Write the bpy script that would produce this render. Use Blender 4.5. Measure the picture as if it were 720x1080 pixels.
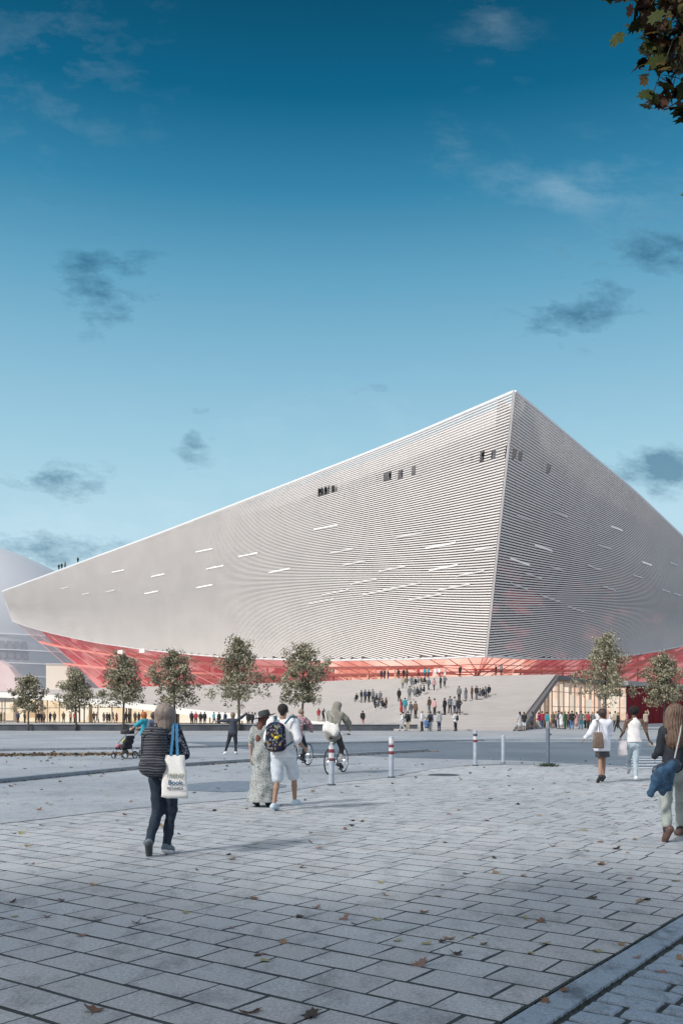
import bpy, bmesh, math, random
import numpy as np
from mathutils import Vector, Matrix, Euler
for o in list(bpy.data.objects): bpy.data.objects.remove(o)
S = bpy.context.scene
C = S.collection
R = math.radians
random.seed(7)

# ------------------------------------------------------------------ camera
cd = bpy.data.cameras.new('camera'); cam = bpy.data.objects.new('camera', cd); C.objects.link(cam)
cam.location = (0, 0, 1.6); cam.rotation_euler = (R(90), 0, 0)
cd.sensor_fit = 'HORIZONTAL'; cd.sensor_width = 36; cd.lens = 50
cd.shift_y = 212/720; cd.clip_end = 6000; cd.clip_start = .1
S.camera = cam
S.view_settings.view_transform = 'Standard'; S.view_settings.look = 'None'
S.view_settings.gamma = 1; S.view_settings.exposure = 0.34
F = 1000.0
def P(px, py, Y): return Vector(((px-360)*Y/F, Y, 1.6+(752-py)*Y/F))
def G(px, py):
    Y = 1600.0/(py-752); return Vector(((px-360)*Y/F, Y, 0))

def srgb(r, g, b):
    f = lambda c: (c/255/12.92) if c/255 <= .04045 else ((c/255+.055)/1.055)**2.4
    return (f(r), f(g), f(b), 1)

# ------------------------------------------------------------------ world
W = bpy.data.worlds.new('World'); S.world = W; W.use_nodes = True
nt = W.node_tree; nt.nodes.clear()
def N(t, **k):
    n = nt.nodes.new(t)
    for a, v in k.items(): setattr(n, a, v)
    return n
def L(a, b): nt.links.new(a, b)
def M(op, a, b=None, c=None, clamp=False):
    n = nt.nodes.new('ShaderNodeMath'); n.operation = op; n.use_clamp = clamp
    for i, v in enumerate((a, b, c)):
        if v is None: continue
        if isinstance(v, (int, float)): n.inputs[i].default_value = v
        else: nt.links.new(v, n.inputs[i])
    return n.outputs[0]
def mixc(f, a, b):
    n = nt.nodes.new('ShaderNodeMix'); n.data_type = 'RGBA'
    for s, v in ((n.inputs[0], f), (n.inputs[6], a), (n.inputs[7], b)):
        if isinstance(v, (int, float)): s.default_value = v
        elif isinstance(v, tuple): s.default_value = v
        else: nt.links.new(v, s)
    return n.outputs[2]
tc = N('ShaderNodeTexCoord'); sx = N('ShaderNodeSeparateXYZ'); L(tc.outputs['Generated'], sx.inputs[0])
X_, Y_, Z_ = sx.outputs
ramp = N('ShaderNodeValToRGB'); L(Z_, ramp.inputs[0])
stops = [(0, (192, 207, 215)), (.08, (184, 205, 214)), (.15, (171, 199, 211)), (.244, (149, 187, 203)), (.332, (122, 168, 191)), (.412, (90, 147, 175)),
         (.483, (46, 117, 151)), (.546, (6, 87, 121)), (.61, (0, 66, 94)), (1, (2, 62, 92))]
e = ramp.color_ramp.elements
while len(e) < len(stops): e.new(.5)
for el, (p, c) in zip(e, stops): el.position = p; el.color = srgb(*c)
ys = M('MAXIMUM', Y_, .05)
U = M('DIVIDE', X_, ys); V = M('DIVIDE', Z_, ys)
cb = N('ShaderNodeCombineXYZ'); L(M('MULTIPLY_ADD', V, 3.0, M('MULTIPLY', U, 8.0)), cb.inputs[0]); L(M('MULTIPLY', V, 16.0), cb.inputs[1])
nz = N('ShaderNodeTexNoise'); L(cb.outputs[0], nz.inputs['Vector']); nz.inputs['Scale'].default_value = 1.6
nz.inputs['Detail'].default_value = 5; nz.inputs['Roughness'].default_value = .66
nf = nz.outputs['Fac']
UV = N('ShaderNodeCombineXYZ'); L(U, UV.inputs[0]); L(V, UV.inputs[1])
def blob(px, py, a, b, gain=1.0):
    u0, v0 = (px-360)/F, (752-py)/F; a *= 1.5/F; b *= 1.5/F
    n = N('ShaderNodeVectorMath', operation='MULTIPLY_ADD'); L(UV.outputs[0], n.inputs[0]); n.inputs[1].default_value = (1/a, 1/b, 0); n.inputs[2].default_value = (-u0/a, -v0/b, 0)
    q = N('ShaderNodeVectorMath', operation='LENGTH'); L(n.outputs[0], q.inputs[0])
    return M('MULTIPLY_ADD', q.outputs['Value'], -gain, gain, clamp=True)
def addall(l):
    r = l[0]
    for q in l[1:]: r = M('ADD', r, q)
    return r
dark = addall([blob(115, 300, 62, 52, .95), blob(604, 332, 66, 34, .9), blob(690, 262, 90, 55, .62), blob(198, 462, 30, 34, .75),
               blob(62, 510, 70, 28, .72), blob(45, 582, 120, 22, 1.15), blob(700, 497, 75, 26, 1.2), blob(219, 431, 24, 8, .55), blob(405, 410, 40, 16, .4)])
dm = M('MULTIPLY', M('SUBTRACT', M('ADD', M('MULTIPLY', nf, 3.0), dark), 1.92), 1.5, clamp=True)
dm = M('MULTIPLY', dm, M('MULTIPLY', dark, 2.0, clamp=True))
light = addall([blob(585, 200, 70, 26, .6), blob(485, 165, 60, 45, .45), blob(670, 220, 110, 100, .45), blob(50, 60, 130, 130, .5), blob(520, 30, 50, 70, .5), blob(60, 560, 260, 50, .8), blob(680, 540, 140, 60, .6), blob(420, 470, 330, 90, .5)])
lm = M('MULTIPLY', M('SUBTRACT', M('ADD', M('MULTIPLY', nf, 3.0), light), 1.75), .9, clamp=True)
lm = M('MULTIPLY', M('MULTIPLY', lm, light), .27)
front = M('GREATER_THAN', Y_, .06)
col = mixc(M('MULTIPLY', lm, front), ramp.outputs[0], srgb(205, 222, 232))
darkc = mixc(M('MULTIPLY', Z_, 2.2, clamp=True), srgb(92, 128, 148), srgb(38, 92, 122))
col = mixc(M('MULTIPLY', M('MULTIPLY', dm, front), .78), col, darkc)
# unseen bright overcast, added behind and high above the viewer for soft light
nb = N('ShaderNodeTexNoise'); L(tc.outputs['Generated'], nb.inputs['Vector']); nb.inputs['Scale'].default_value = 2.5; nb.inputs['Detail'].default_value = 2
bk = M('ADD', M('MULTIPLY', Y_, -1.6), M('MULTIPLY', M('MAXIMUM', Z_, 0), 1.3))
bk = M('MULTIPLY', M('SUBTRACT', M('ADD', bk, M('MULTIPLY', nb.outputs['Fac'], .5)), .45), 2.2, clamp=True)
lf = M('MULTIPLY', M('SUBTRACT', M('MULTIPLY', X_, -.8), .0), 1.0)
wl = mixc(M('ADD', lf, .5, clamp=True), (.40, .47, .58, 1), (.86, .84, .84, 1))  # added cloud light is stronger and warmer on the left to separate the facades
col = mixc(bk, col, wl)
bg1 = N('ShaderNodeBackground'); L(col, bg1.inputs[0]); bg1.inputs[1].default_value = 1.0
sky = N('ShaderNodeTexSky', sky_type='NISHITA'); sky.sun_disc = False
SUN_EL, SUN_AZ = R(38), R(232)      # azimuth measured clockwise from +Y: behind and to the left
sky.sun_elevation = SUN_EL; sky.sun_rotation = SUN_AZ
bg2 = N('ShaderNodeBackground'); L(sky.outputs[0], bg2.inputs[0]); bg2.inputs[1].default_value = .003
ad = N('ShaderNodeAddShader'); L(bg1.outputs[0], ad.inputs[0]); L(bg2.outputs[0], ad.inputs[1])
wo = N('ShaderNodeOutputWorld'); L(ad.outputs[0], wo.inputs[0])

sl = bpy.data.lights.new('sun', 'SUN'); so = bpy.data.objects.new('sun', sl); C.objects.link(so)
sl.energy = 2.3; sl.angle = R(7); sl.color = (1, .95, .89)
sd = Vector((math.sin(SUN_AZ)*math.cos(SUN_EL), math.cos(SUN_AZ)*math.cos(SUN_EL), math.sin(SUN_EL)))
so.rotation_euler = sd.to_track_quat('Z', 'Y').to_euler(); so.location = sd*50

# ------------------------------------------------------------------ materials
MATS = {}
def mat(name, c, rough=.8, var=0.0, vscale=5.0, bump=0.0, bscale=40.0, metal=0.0, spec=None, c2=None, emit=None, es=0.0, stretch=(1, 1, 1), detail=5):
    if name in MATS: return MATS[name]
    m = bpy.data.materials.new(name); m.use_nodes = True
    t = m.node_tree; b = t.nodes['Principled BSDF']
    cc = c if len(c) == 4 else (*c, 1)
    b.inputs['Base Color'].default_value = cc; b.inputs['Roughness'].default_value = rough; b.inputs['Metallic'].default_value = metal
    if spec is not None: b.inputs['Specular IOR Level'].default_value = spec
    tcn = t.nodes.new('ShaderNodeTexCoord'); mp = t.nodes.new('ShaderNodeMapping'); mp.inputs['Scale'].default_value = stretch
    t.links.new(tcn.outputs['Object'], mp.inputs[0])
    if var or c2:
        n = t.nodes.new('ShaderNodeTexNoise'); n.inputs['Scale'].default_value = vscale; n.inputs['Detail'].default_value = detail
        t.links.new(mp.outputs[0], n.inputs['Vector'])
        r = t.nodes.new('ShaderNodeValToRGB'); t.links.new(n.outputs['Fac'], r.inputs[0])
        r.color_ramp.elements[0].position = .32; r.color_ramp.elements[1].position = .68
        a = c2 if c2 else tuple(max(0, v*(1-var)) for v in cc[:3]); d = cc[:3] if c2 else tuple(v*(1+var) for v in cc[:3])
        r.color_ramp.elements[0].color = (*a[:3], 1); r.color_ramp.elements[1].color = (*d, 1)
        t.links.new(r.outputs[0], b.inputs['Base Color'])
    if bump:
        n2 = t.nodes.new('ShaderNodeTexNoise'); n2.inputs['Scale'].default_value = bscale; n2.inputs['Detail'].default_value = 4
        t.links.new(mp.outputs[0], n2.inputs['Vector'])
        bn = t.nodes.new('ShaderNodeBump'); bn.inputs['Strength'].default_value = bump; bn.inputs['Distance'].default_value = .02
        t.links.new(n2.outputs['Fac'], bn.inputs['Height']); t.links.new(bn.outputs[0], b.inputs['Normal'])
    if emit:
        b.inputs['Emission Color'].default_value = (*emit[:3], 1); b.inputs['Emission Strength'].default_value = es
    MATS[name] = m; return m
def pattern(name, cols, scale, kind='noise', stretch=(1, 1, 1), rough=.85, const=True):
    """a cloth print: several colours picked by a noise / voronoi / wave texture"""
    if name in MATS: return MATS[name]
    m = bpy.data.materials.new(name); m.use_nodes = True; t = m.node_tree; b = t.nodes['Principled BSDF']
    b.inputs['Roughness'].default_value = rough; b.inputs['Specular IOR Level'].default_value = .2
    tcn = t.nodes.new('ShaderNodeTexCoord'); mp = t.nodes.new('ShaderNodeMapping'); mp.inputs['Scale'].default_value = stretch
    t.links.new(tcn.outputs['Object'], mp.inputs[0])
    if kind == 'voronoi':
        n = t.nodes.new('ShaderNodeTexVoronoi'); n.inputs['Scale'].default_value = scale
        s = t.nodes.new('ShaderNodeSeparateXYZ'); t.links.new(n.outputs['Color'], s.inputs[0]); f = s.outputs[0]
    elif kind == 'wave':
        n = t.nodes.new('ShaderNodeTexWave'); n.bands_direction = 'Z'; n.inputs['Scale'].default_value = scale; n.inputs['Distortion'].default_value = 3.0
        n.inputs['Detail'].default_value = 3; f = n.outputs['Fac']
    elif kind == 'plaid':
        n = t.nodes.new('ShaderNodeTexChecker'); n.inputs['Scale'].default_value = scale
        n.inputs['Color1'].default_value = (*cols[0][:3], 1); n.inputs['Color2'].default_value = (*cols[1][:3], 1)
        t.links.new(mp.outputs[0], n.inputs['Vector']); t.links.new(n.outputs['Color'], b.inputs['Base Color']); MATS[name] = m; return m
    else:
        n = t.nodes.new('ShaderNodeTexNoise'); n.inputs['Scale'].default_value = scale; n.inputs['Detail'].default_value = 3; f = n.outputs['Fac']
    t.links.new(mp.outputs[0], n.inputs['Vector'])
    r = t.nodes.new('ShaderNodeValToRGB'); t.links.new(f, r.inputs[0])
    if const: r.color_ramp.interpolation = 'CONSTANT'
    e = r.color_ramp.elements
    while len(e) < len(cols): e.new(.5)
    lo, hi = (.36, .64) if kind == 'noise' else (0, 1)
    for i, c in enumerate(cols):
        e[i].position = lo+(hi-lo)*i/(len(cols) if const else max(1, len(cols)-1)); e[i].color = (*c[:3], 1)
    t.links.new(r.outputs[0], b.inputs['Base Color']); MATS[name] = m; return m

# ------------------------------------------------------------------ object helpers
def link(name, me, m=None, parent=None):
    o = bpy.data.objects.new(name, me); C.objects.link(o)
    if m is not None:
        for x in (m if isinstance(m, (list, tuple)) else [m]): me.materials.append(x)
    if parent is not None: o.parent = parent
    return o
def tag(o, label=None, cat=None, group=None, kind=None):
    if label: o['label'] = label
    if cat: o['category'] = cat
    if group: o['group'] = group
    if kind: o['kind'] = kind
    return o
def thing(name, label, cat, loc=(0, 0, 0), rz=0, group=None):
    o = bpy.data.objects.new(name, None); C.objects.link(o); o.location = loc; o.rotation_euler = (0, 0, rz)
    o.empty_display_size = .2
    return tag(o, label, cat, group)
class MB:
    def __init__(s): s.v = []; s.f = []; s.mi = []
    def add(s, vs, fs, mi=0):
        b = len(s.v); s.v += [tuple(v) for v in vs]; s.f += [tuple(i+b for i in f) for f in fs]; s.mi += [mi]*len(fs); return s
    def box(s, c, d, rz=0, mi=0):
        cx, cy, cz = c; x, y, z = d[0]/2, d[1]/2, d[2]/2; co, si = math.cos(rz), math.sin(rz)
        vs = []
        for dz in (-z, z):
            for dx, dy in ((-x, -y), (x, -y), (x, y), (-x, y)): vs.append((cx+dx*co-dy*si, cy+dx*si+dy*co, cz+dz))
        return s.add(vs, [(3, 2, 1, 0), (4, 5, 6, 7), (0, 1, 5, 4), (1, 2, 6, 5), (2, 3, 7, 6), (3, 0, 4, 7)], mi)
    def bar(s, a, b, w, h, up=(0, 0, 1), mi=0):
        a = Vector(a); b = Vector(b); d = (b-a).normalized(); sdv = d.cross(Vector(up))
        if sdv.length < 1e-4: sdv = d.cross(Vector((1, 0, 0)))
        sdv.normalize(); u = sdv.cross(d).normalized(); vs = []
        for p in (a, b):
            for i, j in ((-1, -1), (1, -1), (1, 1), (-1, 1)): vs.append(p+sdv*i*w/2+u*j*h/2)
        return s.add(vs, [(3, 2, 1, 0), (4, 5, 6, 7), (0, 1, 5, 4), (1, 2, 6, 5), (2, 3, 7, 6), (3, 0, 4, 7)], mi)
    def tube(s, pts, r, n=8, mi=0, closed=False, cap=True):
        pts = [Vector(p) for p in pts]; k = len(pts); rr = r if isinstance(r, (list, tuple)) else [r]*k
        base = len(s.v); u = None
        for i, p in enumerate(pts):
            if closed: d = pts[(i+1) % k]-pts[i-1]
            else: d = pts[min(i+1, k-1)]-pts[max(i-1, 0)]
            d.normalize()
            if u is None:
                u = d.orthogonal().normalized()
            else:
                u = (u-d*u.dot(d)); u = u.normalized() if u.length > 1e-6 else d.orthogonal().normalized()
            w = d.cross(u)
            for j in range(n):
                a = 2*math.pi*j/n; s.v.append(tuple(p+(u*math.cos(a)+w*math.sin(a))*rr[i]))
        fs = []
        for i in range(k if closed else k-1):
            i2 = (i+1) % k
            for j in range(n):
                j2 = (j+1) % n; fs.append((base+i*n+j, base+i*n+j2, base+i2*n+j2, base+i2*n+j))
        if cap and not closed:
            fs.append(tuple(base+j for j in reversed(range(n)))); fs.append(tuple(base+(k-1)*n+j for j in range(n)))
        s.f += fs; s.mi += [mi]*len(fs); return s
    def lathe(s, prof, c=(0, 0, 0), n=24, mi=0):
        base = len(s.v)
        for r, z in prof:
            for j in range(n):
                a = 2*math.pi*j/n; s.v.append((c[0]+r*math.cos(a), c[1]+r*math.sin(a), c[2]+z))
        fs = []
        for i in range(len(prof)-1):
            for j in range(n):
                j2 = (j+1) % n; fs.append((base+i*n+j, base+i*n+j2, base+(i+1)*n+j2, base+(i+1)*n+j))
        s.f += fs; s.mi += [mi]*len(fs); return s
    def grid(s, rows, mi=0):
        base = len(s.v); k = len(rows[0])
        for r in rows: s.v += [tuple(p) for p in r]
        fs = [(base+i*k+j, base+i*k+j+1, base+(i+1)*k+j+1, base+(i+1)*k+j) for i in range(len(rows)-1) for j in range(k-1)]
        s.f += fs; s.mi += [mi]*len(fs); return s
    def build(s, name, m, parent=None, smooth=False):
        me = bpy.data.meshes.new(name); me.from_pydata(s.v, [], s.f); me.update()
        o = link(name, me, m, parent)
        if any(s.mi): me.polygons.foreach_set('material_index', s.mi)
        if smooth: me.polygons.foreach_set('use_smooth', [True]*len(me.polygons))
        return o
def interp(x, xs, ys):
    return float(np.interp(x, xs, ys))
def text_mesh(txt, size, m, parent, loc, rot, name='lettering', ext=.0015):
    cu = bpy.data.curves.new('t', 'FONT'); cu.body = txt; cu.size = size; cu.align_x = 'CENTER'; cu.extrude = ext; cu.offset = .001
    to = bpy.data.objects.new('t', cu); C.objects.link(to)
    dg = bpy.context.evaluated_depsgraph_get(); me = bpy.data.meshes.new_from_object(to.evaluated_get(dg))
    bpy.data.objects.remove(to); me.materials.clear()
    o = link(name, me, m, parent); o.location = loc; o.rotation_euler = rot; return o

# ------------------------------------------------------------------ ground
def strut(name, mb, m): return tag(mb.build(name, m), kind='structure')
m_soil = mat('joint_soil', (.035, .045, .05), .95, .4, 8)
MB_ = MB(); MB_.grid([[(-3000, -200, -.03), (3000, -200, -.03)], [(-3000, 4000, -.03), (3000, 4000, -.03)]])
strut('ground', MB_, m_soil)
def ground_mat(name, base, patch, fine=60., rough=.8, spots=.5):
    if name in MATS: return MATS[name]
    m = bpy.data.materials.new(name); m.use_nodes = True; t = m.node_tree; b = t.nodes['Principled BSDF']; b.inputs['Roughness'].default_value = rough
    b.inputs['Specular IOR Level'].default_value = .35
    tcn = t.nodes.new('ShaderNodeTexCoord')
    def nz(sc, det, ro=.6, st=(1, 1, 1)):
        mp = t.nodes.new('ShaderNodeMapping'); mp.inputs['Scale'].default_value = st; t.links.new(tcn.outputs['Object'], mp.inputs[0])
        n = t.nodes.new('ShaderNodeTexNoise'); n.inputs['Scale'].default_value = sc; n.inputs['Detail'].default_value = det; n.inputs['Roughness'].default_value = ro
        t.links.new(mp.outputs[0], n.inputs['Vector']); return n.outputs['Fac']
    def rmp(f, p0, p1, c0, c1):
        r = t.nodes.new('ShaderNodeValToRGB'); t.links.new(f, r.inputs[0]); r.color_ramp.elements[0].position = p0; r.color_ramp.elements[1].position = p1
        r.color_ramp.elements[0].color = c0; r.color_ramp.elements[1].color = c1; return r.outputs[0]
    def mul(a, bb):
        n = t.nodes.new('ShaderNodeMix'); n.data_type = 'RGBA'; n.blend_type = 'MULTIPLY'; n.inputs[0].default_value = 1
        t.links.new(a, n.inputs[6]); t.links.new(bb, n.inputs[7]); return n.outputs[2]
    c = rmp(nz(.22, 6, .6), .38, .66, (*patch, 1), (*base, 1))
    c = mul(c, rmp(nz(fine, 3, .7), .3, .7, (.62, .63, .65, 1), (1.18, 1.18, 1.17, 1)))
    c = mul(c, rmp(nz(3.1, 6, .75, (1, .5, 1)), .36, .5, (1-spots*.5,)*3+(1,), (1, 1, 1, 1)))
    att = t.nodes.new('ShaderNodeAttribute'); att.attribute_name = 'tone'
    if name == 'paver_stone':
        c = mul(c, att.outputs['Color'])
    t.links.new(c, b.inputs['Base Color'])
    bn = t.nodes.new('ShaderNodeBump'); bn.inputs['Strength'].default_value = .5; bn.inputs['Distance'].default_value = .01
    t.links.new(nz(fine*1.5, 5, .7), bn.inputs['Height']); t.links.new(bn.outputs[0], b.inputs['Normal'])
    MATS[name] = m; return m
m_paver = ground_mat('paver_stone', (.52, .535, .55), (.42, .44, .465), 45, .85, .6)
m_asph = ground_mat('plaza_asphalt', (.44, .47, .50), (.31, .34, .375), 30, .8, .45)
m_road = ground_mat('road_asphalt', (.19, .225, .265), (.13, .165, .205), 25, .8, .3)
m_walk = ground_mat('pale_concrete', (.42, .43, .44), (.34, .36, .38), 20, .85, .3)
m_gran = ground_mat('granite', (.38, .46, .55), (.25, .32, .40), 80, .6, 1.1)

dC = Vector((-.812, .584)); nC = Vector((.584, .812))
far_b = [(-14, 9.5), (-9, 11.3), (-4.9, 13.6), (-3.46, 15.8), (-1.65, 17.8), (-.13, 21.6), (1.22, 23.5), (2.6, 27), (4.07, 29), (7.1, 29.6), (9.3, 26.2), (18, 19)]
fbx = [p[0] for p in far_b]; fby = [p[1] for p in far_b]
def pavers():
    mb = MB(); tones = []; rnd = random.Random(3)
    def block(s0, s1, n0, n1, gap, ch, z, tone, jit=.008):
        gn = gap*1.5; cs = [(s0+gap, n0+gn), (s1-gap, n0+gn), (s1-gap, n1-gn), (s0+gap, n1-gn)]
        tilt = [rnd.uniform(-.0006, .0006) for _ in range(4)]
        a = []; b_ = []; c_ = []
        cen = ((s0+s1)/2, (n0+n1)/2)
        for i, (s, n) in enumerate(cs):
            s += rnd.uniform(-jit, jit); n += rnd.uniform(-jit, jit)
            p = dC*s+nC*n; a.append((p.x, p.y, -.02))
            b_.append((p.x, p.y, z-ch+tilt[i]))
            s2 = s+(ch if s < cen[0] else -ch)*1.2; n2 = n+(ch if n < cen[1] else -ch)*1.2
            p2 = dC*s2+nC*n2; c_.append((p2.x, p2.y, z+tilt[i]))
        mb.add(a+b_+c_, [(0, 4, 5, 1), (1, 5, 6, 2), (2, 6, 7, 3), (3, 7, 4, 0), (4, 8, 9, 5), (5, 9, 10, 6), (6, 10, 11, 7), (7, 11, 8, 4), (8, 11, 10, 9)])
        tones.extend([tone]*9)
    j = 0
    for j in range(0, 100):
        n0 = j*.34-2
        s = 2.2+rnd.uniform(-.0, .0)
        first = True
        while s < 30:
            l = rnd.choice((.38, .42, .42, .46, .54)) if not first else (.44 if j % 2 else .22)+rnd.uniform(-.03, .03)
            first = False
            c = dC*(s+l/2)+nC*(n0+.17)
            if 3.2 < c.y and -13.5 < c.x < 17.5 and c.y < interp(c.x, fbx, fby)+.5 and abs(c.x) < c.y*.46+1.2:
                tn = 1+rnd.gauss(0, .035); bl = rnd.uniform(-.015, .02)
                block(s, s+l, n0, n0+.34, .0098, .0018, rnd.uniform(-.0004, .0004), (tn-bl, tn, tn+bl, 1))
            s += l
    return mb, tones, block
mb, tones, block = pavers()
po = strut('pavement', mb, m_paver)
ca = po.data.color_attributes.new('tone', 'FLOAT_COLOR', 'CORNER')
arr = np.repeat(np.array(tones, dtype=np.float32), 4, axis=0).ravel(); ca.data.foreach_set('color', arr)
q = [dC*2.19+nC*1.0, dC*2.19+nC*36, dC*22+nC*36, dC*22+nC*1.0]
strut('paving_joints', MB().add([(v.x, v.y, -.0016) for v in q], [(0, 1, 2, 3)]), m_soil)
q = [dC*2.19+nC*1.0, dC*2.19+nC*16, dC*-2+nC*16, dC*-2+nC*1.0]
strut('sett_joints', MB().add([(v.x, v.y, -.010) for v in q], [(0, 1, 2, 3)]), m_soil)
# granite border strip and rough setts
mb = MB(); tones = []
def rough_block(mb, s0, s1, n0, n1, z, rnd, amp=.008, dome=.010, gap=.011, k=6):
    rows = []
    for i in range(k+1):
        r = []
        for j in range(k+1):
            fi, fj = [([0, .035*.9/(s1-s0)*.2, .2, .5, .8, 1-.035*.9/(s1-s0)*.2, 1][i]), ([0, .035*.9/(n1-n0)*.2, .2, .5, .8, 1-.035*.9/(n1-n0)*.2, 1][j])]
            s = s0+gap+(s1-s0-2*gap)*fi; n = n0+gap+(n1-n0-2*gap)*fj
            ed = min(fi, 1-fi, fj, 1-fj)
            zz = z+(-.022 if ed == 0 else 0)+(dome*(1-(2*fi-1)**2)*(1-(2*fj-1)**2) if ed > 0 else 0)+rnd.uniform(-amp, amp)*.5
            if ed == 0: s += rnd.uniform(-amp, amp); n += rnd.uniform(-amp, amp)
            if 0 < ed < .25: s += (.5-fi)*.01; n += (.5-fj)*.01
            p = dC*s+nC*n; r.append((p.x, p.y, zz))
        rows.append(r)
    mb.grid(rows)
rnd = random.Random(5)
n = 1.5
while n < 16:
    l = rnd.uniform(.7, 1.1); rough_block(mb, 1.975, 2.185, n, n+l, .004, rnd, .003, .002, .004, 6); n += l
strut('granite_border', mb, m_gran)
mb = MB()
for r in range(26):
    s1 = 1.96-r*.0; n0 = 1.5+r*.2
    s = 1.95
    while s > -1.5:
        l = rnd.choice((.2, .28, .36, .4)); rough_block(mb, s-l, s, n0, n0+.2, .0, rnd); s -= l
strut('sett_paving', mb, m_gran)
# moss in the joints of the setts
mb = MB(); rnd = random.Random(8)
for i in range(1500):
    nn = 1.5+rnd.random()*6; s = rnd.choice([1.965, 2.195, 1.965, 1.965-rnd.random()*3]); 
    if s < 1.9: nn = 1.5+.2*rnd.randint(0, 25)
    p = dC*(s+rnd.uniform(-.012, .012))+nC*(nn+rnd.uniform(-.012, .012)); h = rnd.uniform(.002, .022); a = rnd.random()*6.28; w = .004
    mb.add([(p.x-w*math.cos(a), p.y-w*math.sin(a), -.02), (p.x+w*math.cos(a), p.y+w*math.sin(a), -.02), (p.x+rnd.uniform(-.01, .01), p.y+rnd.uniform(-.01, .01), h)], [(0, 1, 2)])
tag(mb.build('joint_moss', mat('moss', (.035, .05, .03), .9, .4, 20)), 'dark moss and thin grass in the joints between the granite setts', 'moss', kind='stuff')

# asphalt plaza beyond the pavers (4-6 mm above them)
mb = MB()
xs = [-400]+[-14]+fbx[1:-1]+[18, 400]; yb = [9.5]+[9.5]+fby[1:-1]+[19, 19]
fx = []; fy = []
for i in range(len(xs)-1):
    k = 14 if 0 < i < len(xs)-2 else 1
    for q in range(k): fx.append(xs[i]+(xs[i+1]-xs[i])*q/k); fy.append(yb[i]+(yb[i+1]-yb[i])*q/k+(rnd.uniform(-.06, .06) if k > 1 else 0))
fx.append(xs[-1]); fy.append(yb[-1])
mb.grid([[(x, y, .008) for x, y in zip(fx, fy)], [(x, 83.0, .008) for x in fx]])
mb.grid([[(x, 83.0, .008) for x in (-400, 400)], [(x, 500, .008) for x in (-400, 400)]])
mb.add([(-400, -50, .008), (-14, -50, .008), (-14, 9.5, .008), (-400, 9.5, .008)], [(0, 1, 2, 3)])
mb.add([(18, -50, .008), (400, -50, .008), (400, 19, .008), (18, 19, .008)], [(0, 1, 2, 3)])
strut('plaza', mb, m_asph)
mb = MB(); mb.grid([[(-4, 41, .012), (2, 33.5, .012), (6, 31.5, .012), (9, 27.6, .012), (12, 25.5, .012), (120, 25, .012)], [(-9, 52, .012), (2, 52, .012), (6, 52, .012), (9, 52, .012), (12, 52, .012), (120, 52, .012)]])
strut('road', mb, m_road)
mb = MB(); mb.grid([[(-60, 74, .012), (10, 66, .012), (120, 60, .012)], [(-60, 82.5, .012), (10, 83, .012), (120, 106, .012)]])
mb.grid([[(10, 83, .0121), (120, 106.1, .0121)], [(34, 152, .0121), (120, 152, .0121)]])
strut('sidewalk', mb, m_walk)
# kerbs
def kerb(name, pts, w, h, m, z0=.008):
    mb = MB()
    for a, b in zip(pts[:-1], pts[1:]):
        a = Vector((*a, 0)); b = Vector((*b, 0)); d = (b-a); Lg = d.length; d.normalize(); k = max(1, int(Lg/1.0))
        for i in range(k):
            p = a+d*(Lg*i/k+.01); q = a+d*(Lg*(i+1)/k-.01); zc = z0+h/2+rnd.uniform(-.004, .004)
            mb.bar((p.x, p.y, zc), (q.x, q.y, zc), w, h)
    return strut(name, mb, m)
m_kerb = ground_mat('kerb_stone', (.32, .35, .38), (.24, .28, .32), 30, .8, .4)
kerb('kerb', [(-20, 19.5), (-7.8, 21.4), (-5.9, 26.4), (-1.95, 32.4), (3.5, 39)], .2, .1, m_kerb)
kerb('kerb', [(-45, 38), (-16, 38.5), (-9, 41.5), (-2, 46)], .22, .1, m_kerb)
kerb('kerb', [(-3, 46.8), (8, 53.5), (120, 53.5)], .25, .1, m_kerb)
# crosswalk
mb = MB()
for i, y in enumerate((26.9, 28.5, 30.2, 31.9, 33.6)):
    x0 = 8.1+i*.55; mb.add([(x0, y, .018), (15, y+.45, .018), (15, y+.95, .018), (x0, y+.5, .018)], [(0, 1, 2, 3)])
strut('crosswalk', mb, mat('road_paint', (.62, .65, .68), .7, .15, 3))

# ------------------------------------------------------------------ the hall
A0 = Vector((23.6, 155)); A1 = Vector((-94.2, 272)); B1 = Vector((103, 236))       # bottom edge in plan
T0 = Vector((25.85, 142)); TA1 = Vector((-96.4, 270)); TB1 = Vector((103.5, 232))   # top edge in plan
def on_line(px, p0, p1):
    k = (px-360)/F; d = p1-p0; t = (k*p0.y-p0.x)/(d.x-k*d.y); return t
topL = ([3, 60, 100, 160, 300, 380, 440, 500, 542], [624, 603, 588, 566, 512, 481, 457, 431, 413])
botL = ([14, 25, 60, 100, 155, 220, 290, 340, 437, 480, 512], [655, 660, 669, 677.5, 685.5, 692, 695.5, 696.6, 695.2, 693.8, 692.3])
topR = ([542, 590, 622, 665, 720, 770, 806], [413, 453, 480, 515, 567, 614, 650])
botR = ([512, 560, 600, 620, 660, 690, 720, 760, 797], [692.3, 694.8, 695.2, 694.6, 691.5, 687.3, 681, 670, 656])
def smooth_sample(fn_px, n):  # returns world curve along u
    return [fn_px(i/(n-1)) for i in range(n)]
def edge(side, u, top):
    if top:
        p0, p1, tab = (T0, TA1, topL) if side == 'L' else (T0, TB1, topR)
    else:
        p0, p1, tab = (A0, A1, botL) if side == 'L' else (A0, B1, botR)
    p = p0.lerp(p1, u); px = 360+F*p.x/p.y; py = interp(px, *tab); return Vector((p.x, p.y, 1.6+(752-py)*p.y/F))
NU = 81
UU = [(i/(NU-1))**1.0 for i in range(NU)]
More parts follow.
